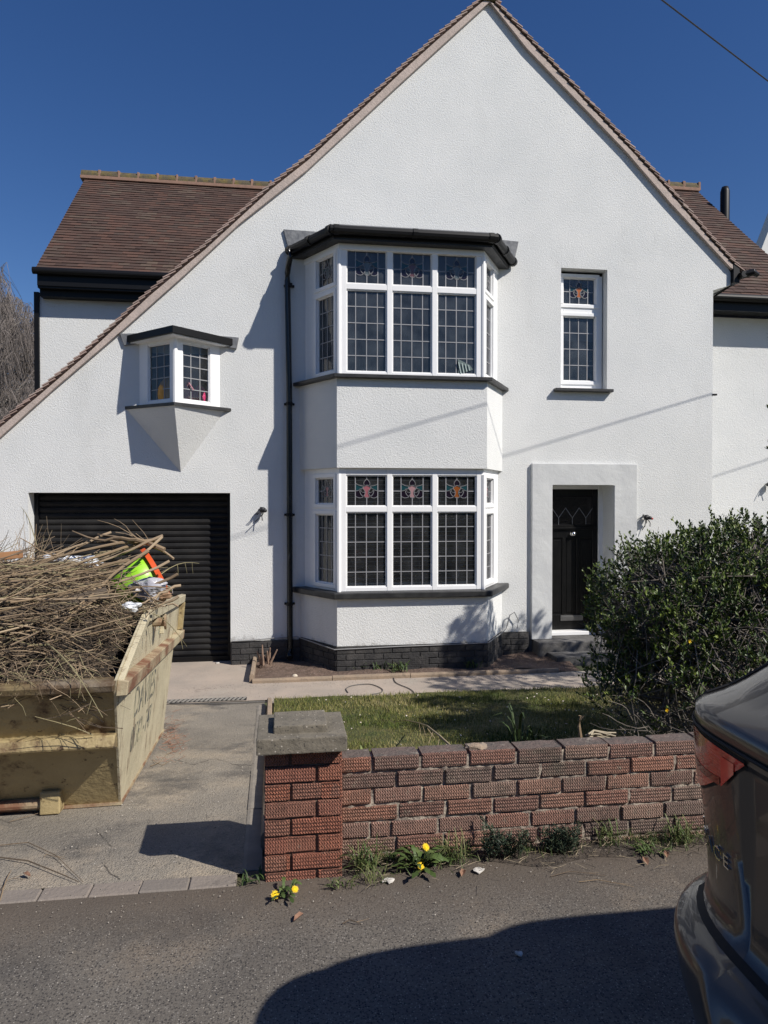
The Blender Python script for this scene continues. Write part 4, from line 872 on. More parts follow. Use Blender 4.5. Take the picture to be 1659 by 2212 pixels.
def crumple(nm, px, py, Y, rx, ry, rz, m_, lb, cat):
    c = SP(px, py, Y); b_ = MB(); b_.ball((0, 0, 0), (1, 1, 1), nu=28, nv=18)
    b_.v = [tuple(c + Vector((x * rx, y * ry, z * rz)) * (1 + .6 * noise.noise(Vector((x, y, z)) * 1.3 + Vector((px, 0, 0))) + .22 * noise.noise(Vector((x, y, z)) * 3.5))) for x, y, z in b_.v]
    tag(b_.build(nm, m_, smooth=False), lb, cat)
crumple('polythene', 318, 1272, 4.5, .10, .09, .06, PLS, 'crumpled grey polythene below the green tub in the skip', 'plastic sheet')
crumple('plastic_bag', 150, 1215, 4.95, .22, .12, .05, PLW, 'white plastic bag half buried at the top of the heap', 'plastic bag')
crumple('plastic_bag', 284, 1310, 4.25, .045, .04, .03, PLW, 'torn white plastic scrap at the right edge of the heap', 'plastic bag')
crumple('cardboard', 333, 1287, 4.55, .09, .07, .035, mat('brown_card', (.32, .20, .12), rough=.9), 'brown cardboard lump beside the polythene in the skip', 'cardboard')
lc = SP(352, 1275, 4.75); b_ = MB()
for i in range(5): b_.tube([lc + Vector((.06 * math.cos(t_), .03 * math.sin(t_) + i * .004, .03 * math.sin(t_) - i * .006)) for t_ in [math.pi * j / 10 for j in range(11)]], .003, 5)
tag(b_.build('hose_coil', mat('grey_hose', (.4, .4, .4), rough=.5)), 'ribbed grey hose arch behind the sawn sticks on the skip rim', 'hose')

# hairline cracks in the old drive
CRK = mat('crack', (.035, .03, .026), rough=1)
random.seed(77)
for lb, pts in (('long crack running across the middle of the drive', [(375, 1640), (420, 1650), (470, 1638), (520, 1655), (556, 1648)]), ('crack running down the lower drive towards the block edging', [(210, 1790), (240, 1830), (225, 1870), (262, 1905)])):
    b_ = MB(); P3 = []
    for (x0, y0), (x1, y1) in zip(pts, pts[1:]):
        for k_ in range(7): P3.append(GR(x0 + (x1 - x0) * k_ / 7 + random.uniform(-3, 3), y0 + (y1 - y0) * k_ / 7 + random.uniform(-2, 2), .0015))
    for p, q_ in zip(P3, P3[1:]):
        w_ = random.uniform(.001, .0028); b_.quad(p + Vector((0, -w_, 0)), q_ + Vector((0, -w_, 0)), q_ + Vector((0, w_, 0)), p + Vector((0, w_, 0)))
    o = b_.build('crack', CRK, fix=False); o['kind'] = 'structure'
# ================================================================ BRICK WALL AND PILLAR
BRK_T = [(.40, .20, .145), (.33, .18, .14), (.38, .22, .17), (.25, .16, .13), (.46, .21, .14), (.37, .255, .20), (.22, .155, .13)]
BRICK = mat('combed_brick', (.2, .1, .07), rough=.92, tone=BRK_T, stain=[((.36, .30, .23), 26, .57, .74), ((.08, .065, .055), 7, .56, .78), ((.16, .145, .11), 3.2, .58, .8), ((.42, .38, .31), 60, .64, .74)], comb=(.060, .042, .034), bump=[('comb', 0, .005), ('noise', 120, .003)])
BRICKP = mat('pillar_brick', (.2, .1, .07), rough=.92, tone=[(.42, .155, .095), (.36, .145, .10), (.40, .185, .125), (.33, .155, .11), (.44, .16, .095)], stain=[((.30, .22, .16), 26, .62, .78), ((.08, .05, .04), 6, .60, .8), ((.16, .15, .05), 5, .68, .8)], comb=(.085, .040, .028), bump=[('comb', 0, .0055), ('noise', 120, .003)])
MORT = mat('mortar', (.42, .36, .29), (.22, .18, .15), ns=18, nd=7, rough=1, stain=[((.34, .32, .28), 9, .60, .75)], bump=[('noise', 60, .012)])
MORTP = mat('pillar_mortar', (.15, .09, .065), (.20, .15, .11), ns=14, nd=7, rough=1, bump=[('noise', 60, .010)])
TOPM = mat('brick_top', (.14, .10, .085), (.10, .085, .075), ns=12, rough=.95, stain=[((.30, .27, .22), 18, .58, .72), ((.05, .05, .045), 6, .58, .75), ((.22, .08, .05), 4, .66, .8)], bump=[('noise', 45, .012)])
def brick(b_, x0, x1, y0, y1, z0, z1, tone, topmi=0, ch=.004):
    """one brick with worn, slightly uneven arrises"""
    j = lambda a_: random.uniform(-a_, a_)
    xs_ = [x0, x0 + .0045] + [x0 + (x1 - x0) * i / max(2, int((x1 - x0) / .035)) for i in range(1, max(2, int((x1 - x0) / .035)))] + [x1 - .0045, x1]; n_ = len(xs_) - 1; rings = []
    for i in range(n_ + 1):
        x = xs_[i] + (j(.0015) if 1 < i < n_ - 1 else 0); e_ = ch if i in (0, n_) else 0
        a_ = [(y0 + ch + e_, z0), (y0 + e_ + j(.0012), z0 + ch + j(.001)), (y0 + e_ + j(.0012), z1 - ch + j(.002)), (y0 + ch * 1.3 + e_, z1 + j(.0015)), (y1, z1 + j(.002)), (y1, z0)]
        rings += [(x, yy, zz) for yy, zz in a_]
    fs = []; 
    for i in range(n_):
        for k_ in range(5): fs.append((i * 6 + k_, i * 6 + k_ + 1, i * 6 + k_ + 7, i * 6 + k_ + 6))
    o = len(b_.v); b_.v.extend(rings)
    for f in fs: b_.f.append(tuple(q_ + o for q_ in f)); b_.t.append(tone); b_.m.append(topmi if f[0] % 6 == 3 else 0)
    for f in ((0, 1, 2, 3, 4, 5), tuple(n_ * 6 + k_ for k_ in range(5, -1, -1))): b_.f.append(tuple(q_ + o for q_ in f)); b_.t.append(tone); b_.m.append(0)
YW0, YW1 = -5.92, -5.815; WX0, WX1 = .262, 6.6; ZT = .462
bw = thing('garden_wall', (3, YW1, 0), 'low weathered wall of combed red bricks between pavement and lawn', 'wall')
b_ = MB(); rnd = random.Random(3)
starts = [.135, .245, .135, .255, .125, .245, .2]
for r_ in range(7):
    z1 = ZT - r_ * .075; x = WX0 + .004; first = True; z0 = z1 - .065
    while x < WX1:
        L_ = starts[r_] - .0 if first else .213 + rnd.uniform(-.006, .006)
        if r_ == 3 and not first and .50 < x < .53: L_ = .04
        if r_ == 4 and not first and .37 < x < .41: L_ = .085
        yo = rnd.uniform(-.005, .004); zo = rnd.uniform(-.003, .003)
        brick(b_, x, min(x + L_, WX1), YW0 + yo, YW1, z0 + zo, z1 + zo + (rnd.uniform(-.002, .004) if r_ == 0 else 0), rnd.random() if x > .5 else rnd.uniform(.3, .9), 1 if r_ == 0 else 0)
        x += L_ + rnd.uniform(.010, .016); first = False
b_.build('bricks', [BRICK, TOPM], bw)
b_ = MB(); nn = 260; vs = []          # mortar body, slightly recessed and uneven
for i in range(nn + 1):
    x = WX0 + (WX1 - WX0) * i / nn
    for z in [-.12 + .04 * k_ for k_ in range(14)] + [ZT - .012]: vs.append((x, YW0 + .009 + .012 * noise.noise(Vector((x * 30, z * 40, 1))), z))
b_.add(vs, [(i * 15 + k_, (i + 1) * 15 + k_, (i + 1) * 15 + k_ + 1, i * 15 + k_ + 1) for i in range(nn) for k_ in range(14)])
b_.box(WX0, WX1, YW0 + .03, YW1 - .004, -.12, ZT - .010); b_.build('mortar', MORT, bw)
b_ = MB(); p = G(800 + 1210 * .36 + 0, 0, 0) if False else Vector((.905, -5.88, ZT)); b_.ball((p.x, p.y, p.z + .006), (.055, .035, .018), nu=10, nv=6); b_.v = [tuple(Vector(v) + Vector((1, 1, 1)) * .012 * noise.noise(Vector(v) * 40)) for v in b_.v]; b_.build('mortar_lump', mat('mortar_lump', (.36, .27, .19), (.24, .2, .16), ns=30, rough=1, bump=[('noise', 60, .01)]), bw)

PX0, PX1, PY0, PY1 = -.072, .258, -6.06, -5.73
pil = thing('gate_pillar', ((PX0 + PX1) / 2, -5.9, 0), 'red brick gate pillar with a stepped concrete cap at the end of the low wall', 'pillar')
b_ = MB(); rnd = random.Random(5)
MY = Matrix(((0, 1, 0, 0), (-1, 0, 0, 0), (0, 0, 1, 0), (0, 0, 0, 1)))
for r_ in range(9):
    z1 = .562 - r_ * .0755; z0 = z1 - .066; w1 = .105 if r_ % 2 == 0 else .215
    for f_ in range(4):        # four faces
        # face 0 = front; build in a local frame then rotate about the pillar centre
        c = Vector(((PX0 + PX1) / 2, (PY0 + PY1) / 2, 0)); hw = (PX1 - PX0) / 2; tmp = MB()
        ww = w1 if f_ % 2 == 0 else .32 - w1
        brick(tmp, -hw + (.0 if r_ % 2 == 0 else 0), -hw + ww, -hw + rnd.uniform(-.002, .002), -hw + .09, z0, z1, rnd.random()); brick(tmp, -hw + ww + .010, hw, -hw + rnd.uniform(-.002, .002), -hw + .09, z0, z1, rnd.random())
        Rm = Matrix.Translation(c) @ Matrix.Rotation(f_ * math.pi / 2, 4, 'Z') @ (Matrix.Translation((0, -.0006 * (f_ % 2), 0)))
        o = len(b_.v); b_.v += [tuple(Rm @ Vector(v)) for v in tmp.v]; b_.f += [tuple(i + o for i in f) for f in tmp.f]; b_.t += tmp.t; b_.m += tmp.m
b_.build('bricks', BRICKP, pil)
b_ = MB(); b_.box(PX0 + .013, PX1 - .013, PY0 + .013, PY1 - .013, -.12, .572); b_.build('mortar', MORTP, pil)
CAP = mat('cap_concrete', (.20, .175, .135), (.13, .115, .088), ns=9, nd=9, rough=.95, stain=[((.26, .22, .16), 5, .60, .8), ((.06, .055, .05), 8, .58, .75), ((.28, .19, .03), 22, .72, .8)],
          specks=[((.42, .38, .32), 75, .3, .12), ((.05, .045, .04), 90, .35, .25)], bump=[('noise', 70, .003), ('noise', 220, .0015)])
def rough_box(name, x0, x1, y0, y1, z0, z1, m_, par, k_=14):
    bm = bmesh.new(); bmesh.ops.create_cube(bm, size=1); 
    for v in bm.verts: v.co = Vector(((x0 + x1) / 2 + v.co.x * (x1 - x0), (y0 + y1) / 2 + v.co.y * (y1 - y0), (z0 + z1) / 2 + v.co.z * (z1 - z0)))
    bmesh.ops.bevel(bm, geom=bm.edges[:], offset=.006, segments=2, affect='EDGES', profile=.6)
    bmesh.ops.subdivide_edges(bm, edges=[e_ for e_ in bm.edges if e_.calc_length() > .04], cuts=k_, use_grid_fill=True)
    for v in bm.verts: v.co += v.normal * .0018 * noise.noise(v.co * 38)
    b2 = MB(); bm.verts.ensure_lookup_table(); bm.verts.index_update(); b2.add([v.co.copy() for v in bm.verts], [tuple(v.index for v in f.verts) for f in bm.faces]); bm.free(); return b2.build(name, m_, par)
cp = rough_box('cap', -.105, .275, -6.125, -5.77, .565, .632, CAP, pil); rough_box('cap_block', -.034, .195, -6.06, -5.845, .625, .665, CAP, pil)

# ================================================================ PARKED CAR
car = thing('parked_car', (3.2, -8.42, 0), 'dark metallic grey car parked on the right, its red tail light in view', 'car')
PAINT = mat('car_paint', (.030, .034, .042), rough=.30, metal=.5, coat=.5)
PAINT.node_tree.nodes['Principled BSDF'].inputs['Base Color'].default_value = (.075, .069, .064, 1)
DKP = mat('car_trim', (.012, .012, .013), rough=.45); CGL = mat('car_glass', (.006, .007, .009), rough=.03, spec=.8, coat=1); TYRE = mat('tyre', (.015, .015, .015), rough=.9); SEAM = mat('shut_line', (.003, .003, .004), rough=.7)
YC = -8.42
LV = [  # z, xr, W, R, front x, bulge
 (.20, 1.02, .86, .26, 5.1, .02), (.30, .97, .90, .27, 5.3, .03), (.42, .905, .93, .29, 5.42, .04), (.54, .872, .955, .30, 5.48, .05), (.62, .854, .965, .30, 5.5, .055), (.69, .850, .967, .30, 5.5, .055), (.705, .856, .966, .30, 5.5, .05),
 (.714, .885, .962, .29, 5.5, .045), (.722, .914, .955, .28, 5.49, .04), (.74, .924, .951, .27, 5.46, .03), (.80, .926, .950, .27, 5.46, .03), (.87, .924, .948, .26, 5.42, .03), (.95, .920, .950, .25, 5.35, .03), (1.02, .916, .952, .24, 5.25, .03), (1.12, .914, .950, .23, 5.1, .03),
 (1.13, .912, .945, .22, 5.0, .035), (1.160, .912, .938, .22, 4.7, .04), (1.172, .925, .932, .22, 4.5, .04), (1.19, .965, .92, .23, 4.3, .04), (1.26, 1.06, .89, .25, 4.1, .05), (1.35, 1.19, .865, .27, 3.85, .05), (1.45, 1.42, .815, .28, 3.55, .05), (1.54, 1.80, .765, .30, 4.0, .05), (1.60, 2.20, .71, .3, 3.8, .02), (1.615, 2.45, .40, .2, 3.5, .0)]
BRK_Z = (.705, .714, .722, 1.12, 1.13, 1.16, 1.172)
def lvl(z):              # smooth between the hard creases of the bodywork
    z = max(LV[0][0], min(LV[-1][0], z))
    for i in range(len(LV) - 1):
        a_, c = LV[i], LV[i + 1]
        if z <= c[0]:
            h = c[0] - a_[0]; f = (z - a_[0]) / h
            p0 = LV[i - 1] if i > 0 and a_[0] not in BRK_Z else None; p3 = LV[i + 2] if i + 2 < len(LV) and c[0] not in BRK_Z else None
            out = []
            for k_ in range(6):
                s_ = (c[k_] - a_[k_]) / h
                m0 = s_ if p0 is None else .5 * (s_ + (a_[k_] - p0[k_]) / (a_[0] - p0[0])); m1 = s_ if p3 is None else .5 * (s_ + (p3[k_] - c[k_]) / (p3[0] - c[0]))
                f2, f3 = f * f, f ** 3; out.append((2 * f3 - 3 * f2 + 1) * a_[k_] + (f3 - 2 * f2 + f) * h * m0 + (-2 * f3 + 3 * f2) * c[k_] + (f3 - f2) * h * m1)
            return tuple(out)
def rear_pt(z, y):       # rear surface x at height z, lateral y (relative to car centre), |y|<=W
    _, xr, W, Rr, fx, bu_ = lvl(z); Rr *= 1.35; ay = abs(y); x = xr - bu_ * (1 - (ay / W) ** 2)
    if ay > W - Rr: k_ = min(1, (ay - (W - Rr)) / Rr); x += Rr * (1 - max(0, 1 - k_ ** 2.5) ** .4)
    rec = 0
    if .73 < z < 1.11 and ay < .60:
        rec = .014 * min(1, (.60 - ay) / .02) * min(1, (z - .73) / .25) * min(1, (1.11 - z) / .02)
    return x + rec
def outline(l):
    z, xr, W, Rr, fx, bu_ = l; Rr *= 1.35
    na = 14; arcs = [W - Rr + Rr * math.sin(math.pi / 2 * (1 - i / na)) for i in range(na + 1)]
    mid = [v for v in (.605, .598, .58, .57, .4, .2, 0, -.2, -.4, -.57, -.58, -.598, -.605)]
    lim = W - Rr; mid = [max(-lim, min(lim, v)) for v in mid]
    yy = arcs + mid + [-v for v in arcs[::-1]]
    rear = [(rear_pt(z, v) if abs(v) < W - 1e-6 else xr - 0 + Rr, v) for v in yy]
    side = [(xr + Rr + (fx - .6 - xr - Rr) * f, W) for f in (.15, .35, .55, .8, 1)][::-1]
    front = [(fx - .6 * (1 - math.cos(t_)) , W * math.cos(t_ * 0) ) for t_ in ()]
    fr_ = [(fx - .15, W * .8), (fx, W * .4), (fx, -W * .4), (fx - .15, -W * .8)]
    pts = side + rear + [(a_, -b) for a_, b in side[::-1]] + fr_[::-1]
    return [(x, YC + v, z) for x, v in pts]
def refine(a_):
    out = []
    for l0, l1 in zip(a_, a_[1:]):
        n_ = max(1, round((l1[0] - l0[0]) / .014)); out += [lvl(l0[0] + (l1[0] - l0[0]) * i / n_) for i in range(n_)]
    return out + [a_[-1]]
LR = refine(LV); LR = sorted(LR + [lvl(z) for z in (1.091, 1.108)])
rows_ = [outline(l) for l in LR]; nC = len(rows_[0]); b_ = MB(); vs = [p for r_ in rows_ for p in r_]
fs = []; 
b_.v = vs
for i in range(len(rows_) - 1):
    zc = (LR[i][0] + LR[i + 1][0]) / 2
    for k_ in range(nC):
        k2 = (k_ + 1) % nC; b_.f.append((i * nC + k_, i * nC + k2, (i + 1) * nC + k2, (i + 1) * nC + k_)); b_.t.append(0)
        yc = (rows_[i][k_][1] + rows_[i][k2][1]) / 2 - YC; xc = (rows_[i][k_][0] + rows_[i][k2][0]) / 2
        mi = 0
        if zc < .44: mi = 1
        elif zc > 1.235 and zc < 1.53 and (xc < 2 and abs(yc) < .64 * lvl(zc)[2] + .04): mi = 2
        elif zc > 1.235 and zc < 1.5 and xc > 1.7 and abs(yc) > .3: mi = 2
        elif zc > 1.25 and xc > 3: mi = 2
        b_.m.append(mi)
b_.f.append(tuple(range((len(rows_) - 1) * nC, len(rows_) * nC))); b_.t.append(0); b_.m.append(0)
b_.f.append(tuple(range(nC - 1, -1, -1))); b_.t.append(0); b_.m.append(1)
body = b_.build('body', [PAINT, DKP, CGL], car, smooth=True)
def patch(name, m_, yz, n=24, off=.004, parent=car, side=1, nv=6, bev=0):
    """strip on the rear/side surface: yz(u)->(s, z0, z1); s is lateral y, beyond W it runs along the side"""
    b_ = MB(); vs = []
    for i in range(n + 1):
        s_, z0, z1 = yz(i / n)
        for j in range(nv + 1):
            z = z0 + (z1 - z0) * j / nv; _, xr, W, Rr, fx, bu_ = lvl(z); Rr *= 1.35
            if s_ > W: p_ = Vector((xr + Rr + (s_ - W), W + off)); 
            else:
                e_ = .004; x = rear_pt(z, s_); x2 = rear_pt(z, s_ - e_); t_ = Vector((x - x2, e_)); nrm = Vector((-t_.y, t_.x)).normalized(); p_ = Vector((x, s_)) + nrm * off
            vs.append((p_.x, YC + p_.y * side, z))
    b_.add(vs, [(i * (nv + 1) + j, (i + 1) * (nv + 1) + j, (i + 1) * (nv + 1) + j + 1, i * (nv + 1) + j + 1) for i in range(n) for j in range(nv)]); return b_.build(name, m_, parent, smooth=True)
LENS = mat('lamp_red', (.72, .022, .016), rough=.08, coat=1, stain=[((.42, .012, .010), 9, .5, .6)], bump=[('snoise', 14, .004, (1, 1, 9))])
LEND = mat('lamp_dark', (.22, .008, .007), rough=.12, coat=1); LEN2 = mat('lamp_bright', (.85, .04, .03), rough=.15, coat=1); LENA = mat('lamp_amber', (.30, .10, .05), rough=.1, coat=1, bump=[('snoise', 20, .004, (1, 1, 12))])
def lamp(u):
    s_ = 1.08 - .50 * u
    zt = 1.122 - .012 * u; zb = 1.05 - .062 * math.sin(min(1, u / .6) * math.pi / 2) if u < .6 else .988 + (.118) * ((u - .6) / .4) ** 1.3
    if u < .05: zb = zt - (zt - zb) * (u / .05)
    return (s_, min(zb, zt - .001), zt)
for sd_ in (1, -1):
    tl = patch('tail_light', LENS, lamp, side=sd_, off=.005); patch('lamp_surround', SEAM, lambda u: (lamp(u)[0], lamp(u)[1] - .006, lamp(u)[2] + .004), side=sd_, off=.002, parent=tl)
    patch('lamp_band', LEND, lambda u: (.86 - .20 * u, 1.036 - .006 * math.sin(u * 3), 1.052 - .006 * math.sin(u * 3)), side=sd_, off=.0062, parent=tl, n=12)
    patch('lamp_bar', LEN2, lambda u: (.655 - .045 * u, 1.035 + .042 * u, 1.098 - 0 * u), side=sd_, off=.0065, parent=tl, n=8)
    patch('indicator', LENA, lambda u: (.90 - .10 * u, 1.068, 1.098), side=sd_, off=.0065, parent=tl, n=8)
patch('shut_line', SEAM, lambda u: (.83 + .0 * u, .99 - .24 * u - .003, .99 - .24 * u + .003) if 0 else (.8265 + .007 * u, .735, .985), n=1, off=.0012)
patch('shut_line', SEAM, lambda u: (.85 - 1.7 * u, .7185, .7265), n=40, off=.0015, nv=1)
# crease of the hatch: dark gap between tailgate and quarter panel running up the pillar
b_ = MB(); pth = []
for z in [1.135 + .02 * i for i in range(18)]:
    _, xr, W, Rr, fx, bu_ = lvl(z); s_ = W - .085 - .10 * min(1, max(0, (z - 1.18) / .3)); pth.append((rear_pt(z, s_) - .001, YC + s_, z + .002))
b_.tube(pth, .0035, 5); b_.build('shut_line', SEAM, car)
b_ = MB(); pth = [(rear_pt(1.128, v) - .003, YC + v, 1.127) for v in [.86 - 1.72 * i / 40 for i in range(41)]]; b_.tube(pth, .004, 5); b_.build('spoiler_edge', SEAM, car)
tmx = []
def letters():
    # raised chrome letters following the rear surface
    cu = bpy.data.curves.new('badge', 'FONT'); cu.body = 'I-PACE'; cu.size = .040; cu.extrude = .0015; cu.space_character = 1.35
    o = bpy.data.objects.new('badge_src', cu); col.objects.link(o); dg = bpy.context.evaluated_depsgraph_get(); me = bpy.data.meshes.new_from_object(o.evaluated_get(dg)); b_ = MB(); vs = []
    for v in me.vertices:
        yy = .835 - v.co.x * 1.25; zz = .865 + v.co.y; vs.append((rear_pt(zz, yy) - .003 - v.co.z, YC + yy, zz))
    b_.add(vs, [tuple(p.vertices) for p in me.polygons]); bpy.data.objects.remove(o); bpy.data.curves.remove(cu); b_.build('badge', CHR, car)
letters()
b_ = MB(); b_.box(.880, .895, YC - .26, YC + .26, .86, .97); b_.build('number_plate', mat('plate_yellow', (.75, .55, .05), rough=.4), car, bevel=.002)
for x in (1.75, 4.6):
    for sg in (1, -1):
        b_ = MB(); cy = YC + sg * .86
        b_.tube([(x, cy - .11, .36), (x, cy + .11, .36)], .36, 32); wh = b_.build('wheel', TYRE, car, bevel=.0)
        b_ = MB(); b_.tube([(x, cy + sg * .111, .36), (x, cy + sg * .118, .36)], .25, 24)
        for k_ in range(5): b_.tube([(x, cy + sg * .12, .36), (x + .24 * math.cos(k_ * 1.2566), cy + sg * .12, .36 + .24 * math.sin(k_ * 1.2566))], .025, 6)
        b_.build('rim', CHR, wh)
        b_ = MB(); b_.tube([(x, YC + sg * .95, .38), (x, YC + sg * .975, .38)], .42, 32); b_.build('wheel_arch', DKP, car)
for sg in (1, -1):
    b_ = MB(); b_.ball((3.75, YC + sg * 1.03, 1.05), (.08, .12, .08)); b_.build('wing_mirror', PAINT, car, smooth=True)

# ================================================================ EVERGREEN SHRUB
LEAFT = [(.014, .028, .006), (.034, .062, .010), (.070, .112, .016), (.13, .175, .026), (.23, .27, .055)]
LEAF = mat('evergreen_leaf', (.03, .06, .015), rough=.28, tone=LEAFT, spec=.5)
LEAF.node_tree.nodes['Principled BSDF'].inputs['Roughness'].default_value = .5
BARK = mat('shrub_bark', (.10, .085, .07), (.20, .175, .15), ns=20, rough=.9)
def leaf(b_, p, d, L_, wd, tone):
    d = d.normalized(); s_ = d.cross(Vector((random.uniform(-1, 1), random.uniform(-1, 1), random.uniform(-1, 1))))
    if s_.length < .1: return
    s_.normalize(); n_ = d.cross(s_); m_ = p + d * L_ * .5; cup = n_ * L_ * .10
    b_.add([p, m_ + s_ * wd + cup, p + d * L_, m_ - s_ * wd + cup], [(0, 1, 2), (0, 2, 3)], tone)
def inside(p, ells):
    return min(sum(((p[i] - c[i]) / r[i]) ** 2 for i in range(3)) for c, r in ells)
def shrub(name, base, ells, nshoot, label, cat, zbare=.25, leafL=.034, seed=1, nstem=16, group=None, nl=(9, 15), fill=True):
    random.seed(seed); root = thing(name, base, label, cat, group); st = MB(); lf = MB(); nodes = []
    base = Vector(base)
    for i in range(nstem):      # main stems reach into the crown
        c, r = random.choice(ells); tgt = Vector(c) + Vector([random.uniform(-.75, .75) * r[k_] for k_ in range(3)]); p = base + Vector((random.uniform(-.1, .1), random.uniform(-.08, .08), 0))
        n_ = 9; pts = []; off = Vector([random.uniform(-.18, .18) for _ in range(3)])
        for k_ in range(n_ + 1):
            f = k_ / n_; q_ = p.lerp(tgt, f) + off * math.sin(f * math.pi) + Vector([random.uniform(-.02, .02) for _ in range(3)]) * (k_ > 0); q_.z = max(q_.z, base.z + .02 + .10 * f); pts.append(q_); nodes.append(q_)
        st.tube(pts, [.014 * (1 - .7 * k_ / n_) + .002 for k_ in range(n_ + 1)], 5)
    sh = []
    for i in range(nshoot):
        for _ in range(60):
            c, r = random.choice(ells); u = Vector([random.gauss(0, 1) for _ in range(3)]).normalized(); rad = random.uniform(.45, 1.0) ** .5 if fill else random.uniform(.8, 1)
            p = Vector([c[k_] + u[k_] * r[k_] * rad for k_ in range(3)])
            dens = noise.noise(p * 2.6) + .45 * noise.noise(p * 7)
            if dens < -.22 or p.z < base.z + .05 or p.y < -5.80: continue
            break
        q_ = min((nodes[random.randrange(len(nodes))] for _ in range(10)), key=lambda n_: (n_ - p).length)
        k_ = p.lerp(q_, .75 if (p - q_).length > .25 else .9); mid = p.lerp(k_, .5) + Vector([random.uniform(-.035, .035) for _ in range(3)])
        st.tube([k_, mid, p], [.0042, .003, .0015], 3, cap=False); sh.append((p, k_))
        if i % 3 == 0: nodes.append(mid)
        outv = (p - Vector(c)); outv.normalize(); d = (outv * .6 + Vector((0, 0, .8)) + Vector([random.uniform(-.5, .5) for _ in range(3)])).normalized()
        bare = p.z < base.z + zbare + .25 * noise.noise(p * 3)
        if bare and random.random() < .75: continue
        L_ = random.uniform(.05, .16); base_t = random.uniform(.15, .6) + .25 * noise.noise(p * 3)
        st.tube([p, p + d * L_], [.0018, .001], 3, cap=False)
        for m_ in range(random.randint(*nl)):
            f = m_ / 12; a_ = random.uniform(0, 6.28); perp = Vector((math.cos(a_), math.sin(a_), random.uniform(-.1, .7)))
            lf_d = (perp + d * (.4 + .8 * f)).normalized(); young = f > .7
            leaf(lf, p + d * L_ * f * .95, lf_d, leafL * random.uniform(.65, 1.15), leafL * .24, min(.99, max(0, base_t + random.uniform(-.2, .22) + (.22 if young else 0))))
    st.build('branches', BARK, root); lf.build('foliage', LEAF, root); return root
shrub('evergreen_shrub', (3.05, -4.55, -.08), [((3.02, -4.55, .68), (.90, .78, .72)), ((3.5, -4.4, .80), (.9, .8, .66)), ((2.67, -4.5, .84), (.54, .6, .50)), ((3.25, -4.5, 1.05), (.6, .6, .42)), ((4.1, -4.3, .70), (.9, .8, .66)), ((3.02, -4.7, .35), (.98, .8, .45))],
      5600, 'large dense evergreen shrub behind the low brick wall beside the car', 'shrub', zbare=.32, seed=4)
random.seed(12); b_ = MB(); FL = mat('yellow_petal', (.85, .62, .02), rough=.6)
fb = thing('yellow_bloom', (2.6, -5.2, .3), 'small yellow flowers scattered low in the evergreen shrub', 'flower') if False else None
# straggling bare twigs at the shrub's left foot
b_ = MB()
for i in range(170):
    p = Vector((random.uniform(2.1, 3.0), random.uniform(-5.4, -4.7), random.uniform(-.05, .3))); stick(b_, p, (random.uniform(-1, .3), random.uniform(-.6, .3), random.uniform(-.1, .5)), random.uniform(.15, .5), .0035, 5, .3, 3)
dt = b_.build('dead_twigs', BARK, None); tag(dt, 'bare grey twigs straggling over the lawn at the foot of the evergreen shrub', 'twigs', kind='stuff')
# young tree standing out of frame to the right: its shade falls on the door steps, the path and the bay corner
shrub('garden_tree', (5.9, -3.0, -.25), [((5.5, -2.9, 2.75), (.75, .7, .5)), ((6.2, -3.0, 3.0), (.8, .8, .6)), ((5.3, -2.6, 2.15), (.3, .35, .3))], 600, 'slim leafy tree on the lawn to the right of the evergreen shrub', 'tree', zbare=1.2, leafL=.075, seed=9, nstem=14, nl=(6, 9))
shrub('garden_tree', (6.6, -4.5, -.2), [((5.1, -2.9, 3.1), (.35, .4, .4)), ((5.2, -3.9, 2.9), (.6, .5, .45)), ((4.15, -4.5, 2.45), (.42, .4, .33)), ((6.4, -4.4, 2.6), (.8, .7, .6))], 760, 'second leafy tree at the right end of the lawn nearer the road', 'tree', zbare=1.0, leafL=.07, seed=19, nstem=12, nl=(6, 9))

# ================================================================ FAR THINGS
BIRCH = mat('birch_twig', (.19, .165, .15), (.13, .11, .10), ns=2, rough=.9); BIRW = mat('birch_bark', (.58, .55, .50), (.25, .21, .19), ns=3, nd=6, thr=(.45, .6), rough=.9)
def birch(x, y, h, seed, label):
    random.seed(seed); rt = thing('birch_tree', (x, y, -.43), label, 'tree', 'bare birches behind the house'); tk = MB(); tw_ = MB()
    pts = [Vector((x + .25 * math.sin(i * .6 + seed), y, -.43 + h * i / 10)) for i in range(11)]; tk.tube(pts, [.17 * (1 - i / 11) + .01 for i in range(11)], 8)
    for i in range(46):
        f = random.uniform(.2, .97); p = pts[int(f * 10)].lerp(pts[min(10, int(f * 10) + 1)], f * 10 % 1); a_ = random.uniform(0, 6.28); d = Vector((math.cos(a_), math.sin(a_), random.uniform(.4, 1.3)))
        L_ = (1 - f * .65) * h * .36 * random.uniform(.6, 1); lp = stick(tk, p, d, L_, .035 * (1.1 - f), 6, .22, 4, droop=.05)
        for q_ in lp[1:]:
            for _ in range(2):
                sp_ = stick(tw_, q_, d * .6 + Vector([random.uniform(-1, 1) for _ in range(3)]), L_ * .35, .011, 4, .3, 3, droop=.12)
                for s_ in sp_[1:]:
                    for _k in range(3): stick(tw_, s_, (random.uniform(-.5, .5), random.uniform(-.5, .5), -.6), random.uniform(.4, 1.3), .0065, 4, .12, 3, droop=.35)
    tk.build('trunk', BIRW, rt); tw_.build('twigs', BIRCH, rt)
birch(-9.3, 15.5, 9.0, 3, 'tallest bare birch with drooping twigs, at the left edge beyond the garage roof')
birch(-9.0, 18.5, 8.6, 8, 'bare birch with pale limbs nearest the corner of the rear wing')
birch(-11.3, 21, 10.4, 14, 'bare birch standing behind the other two at the left edge')
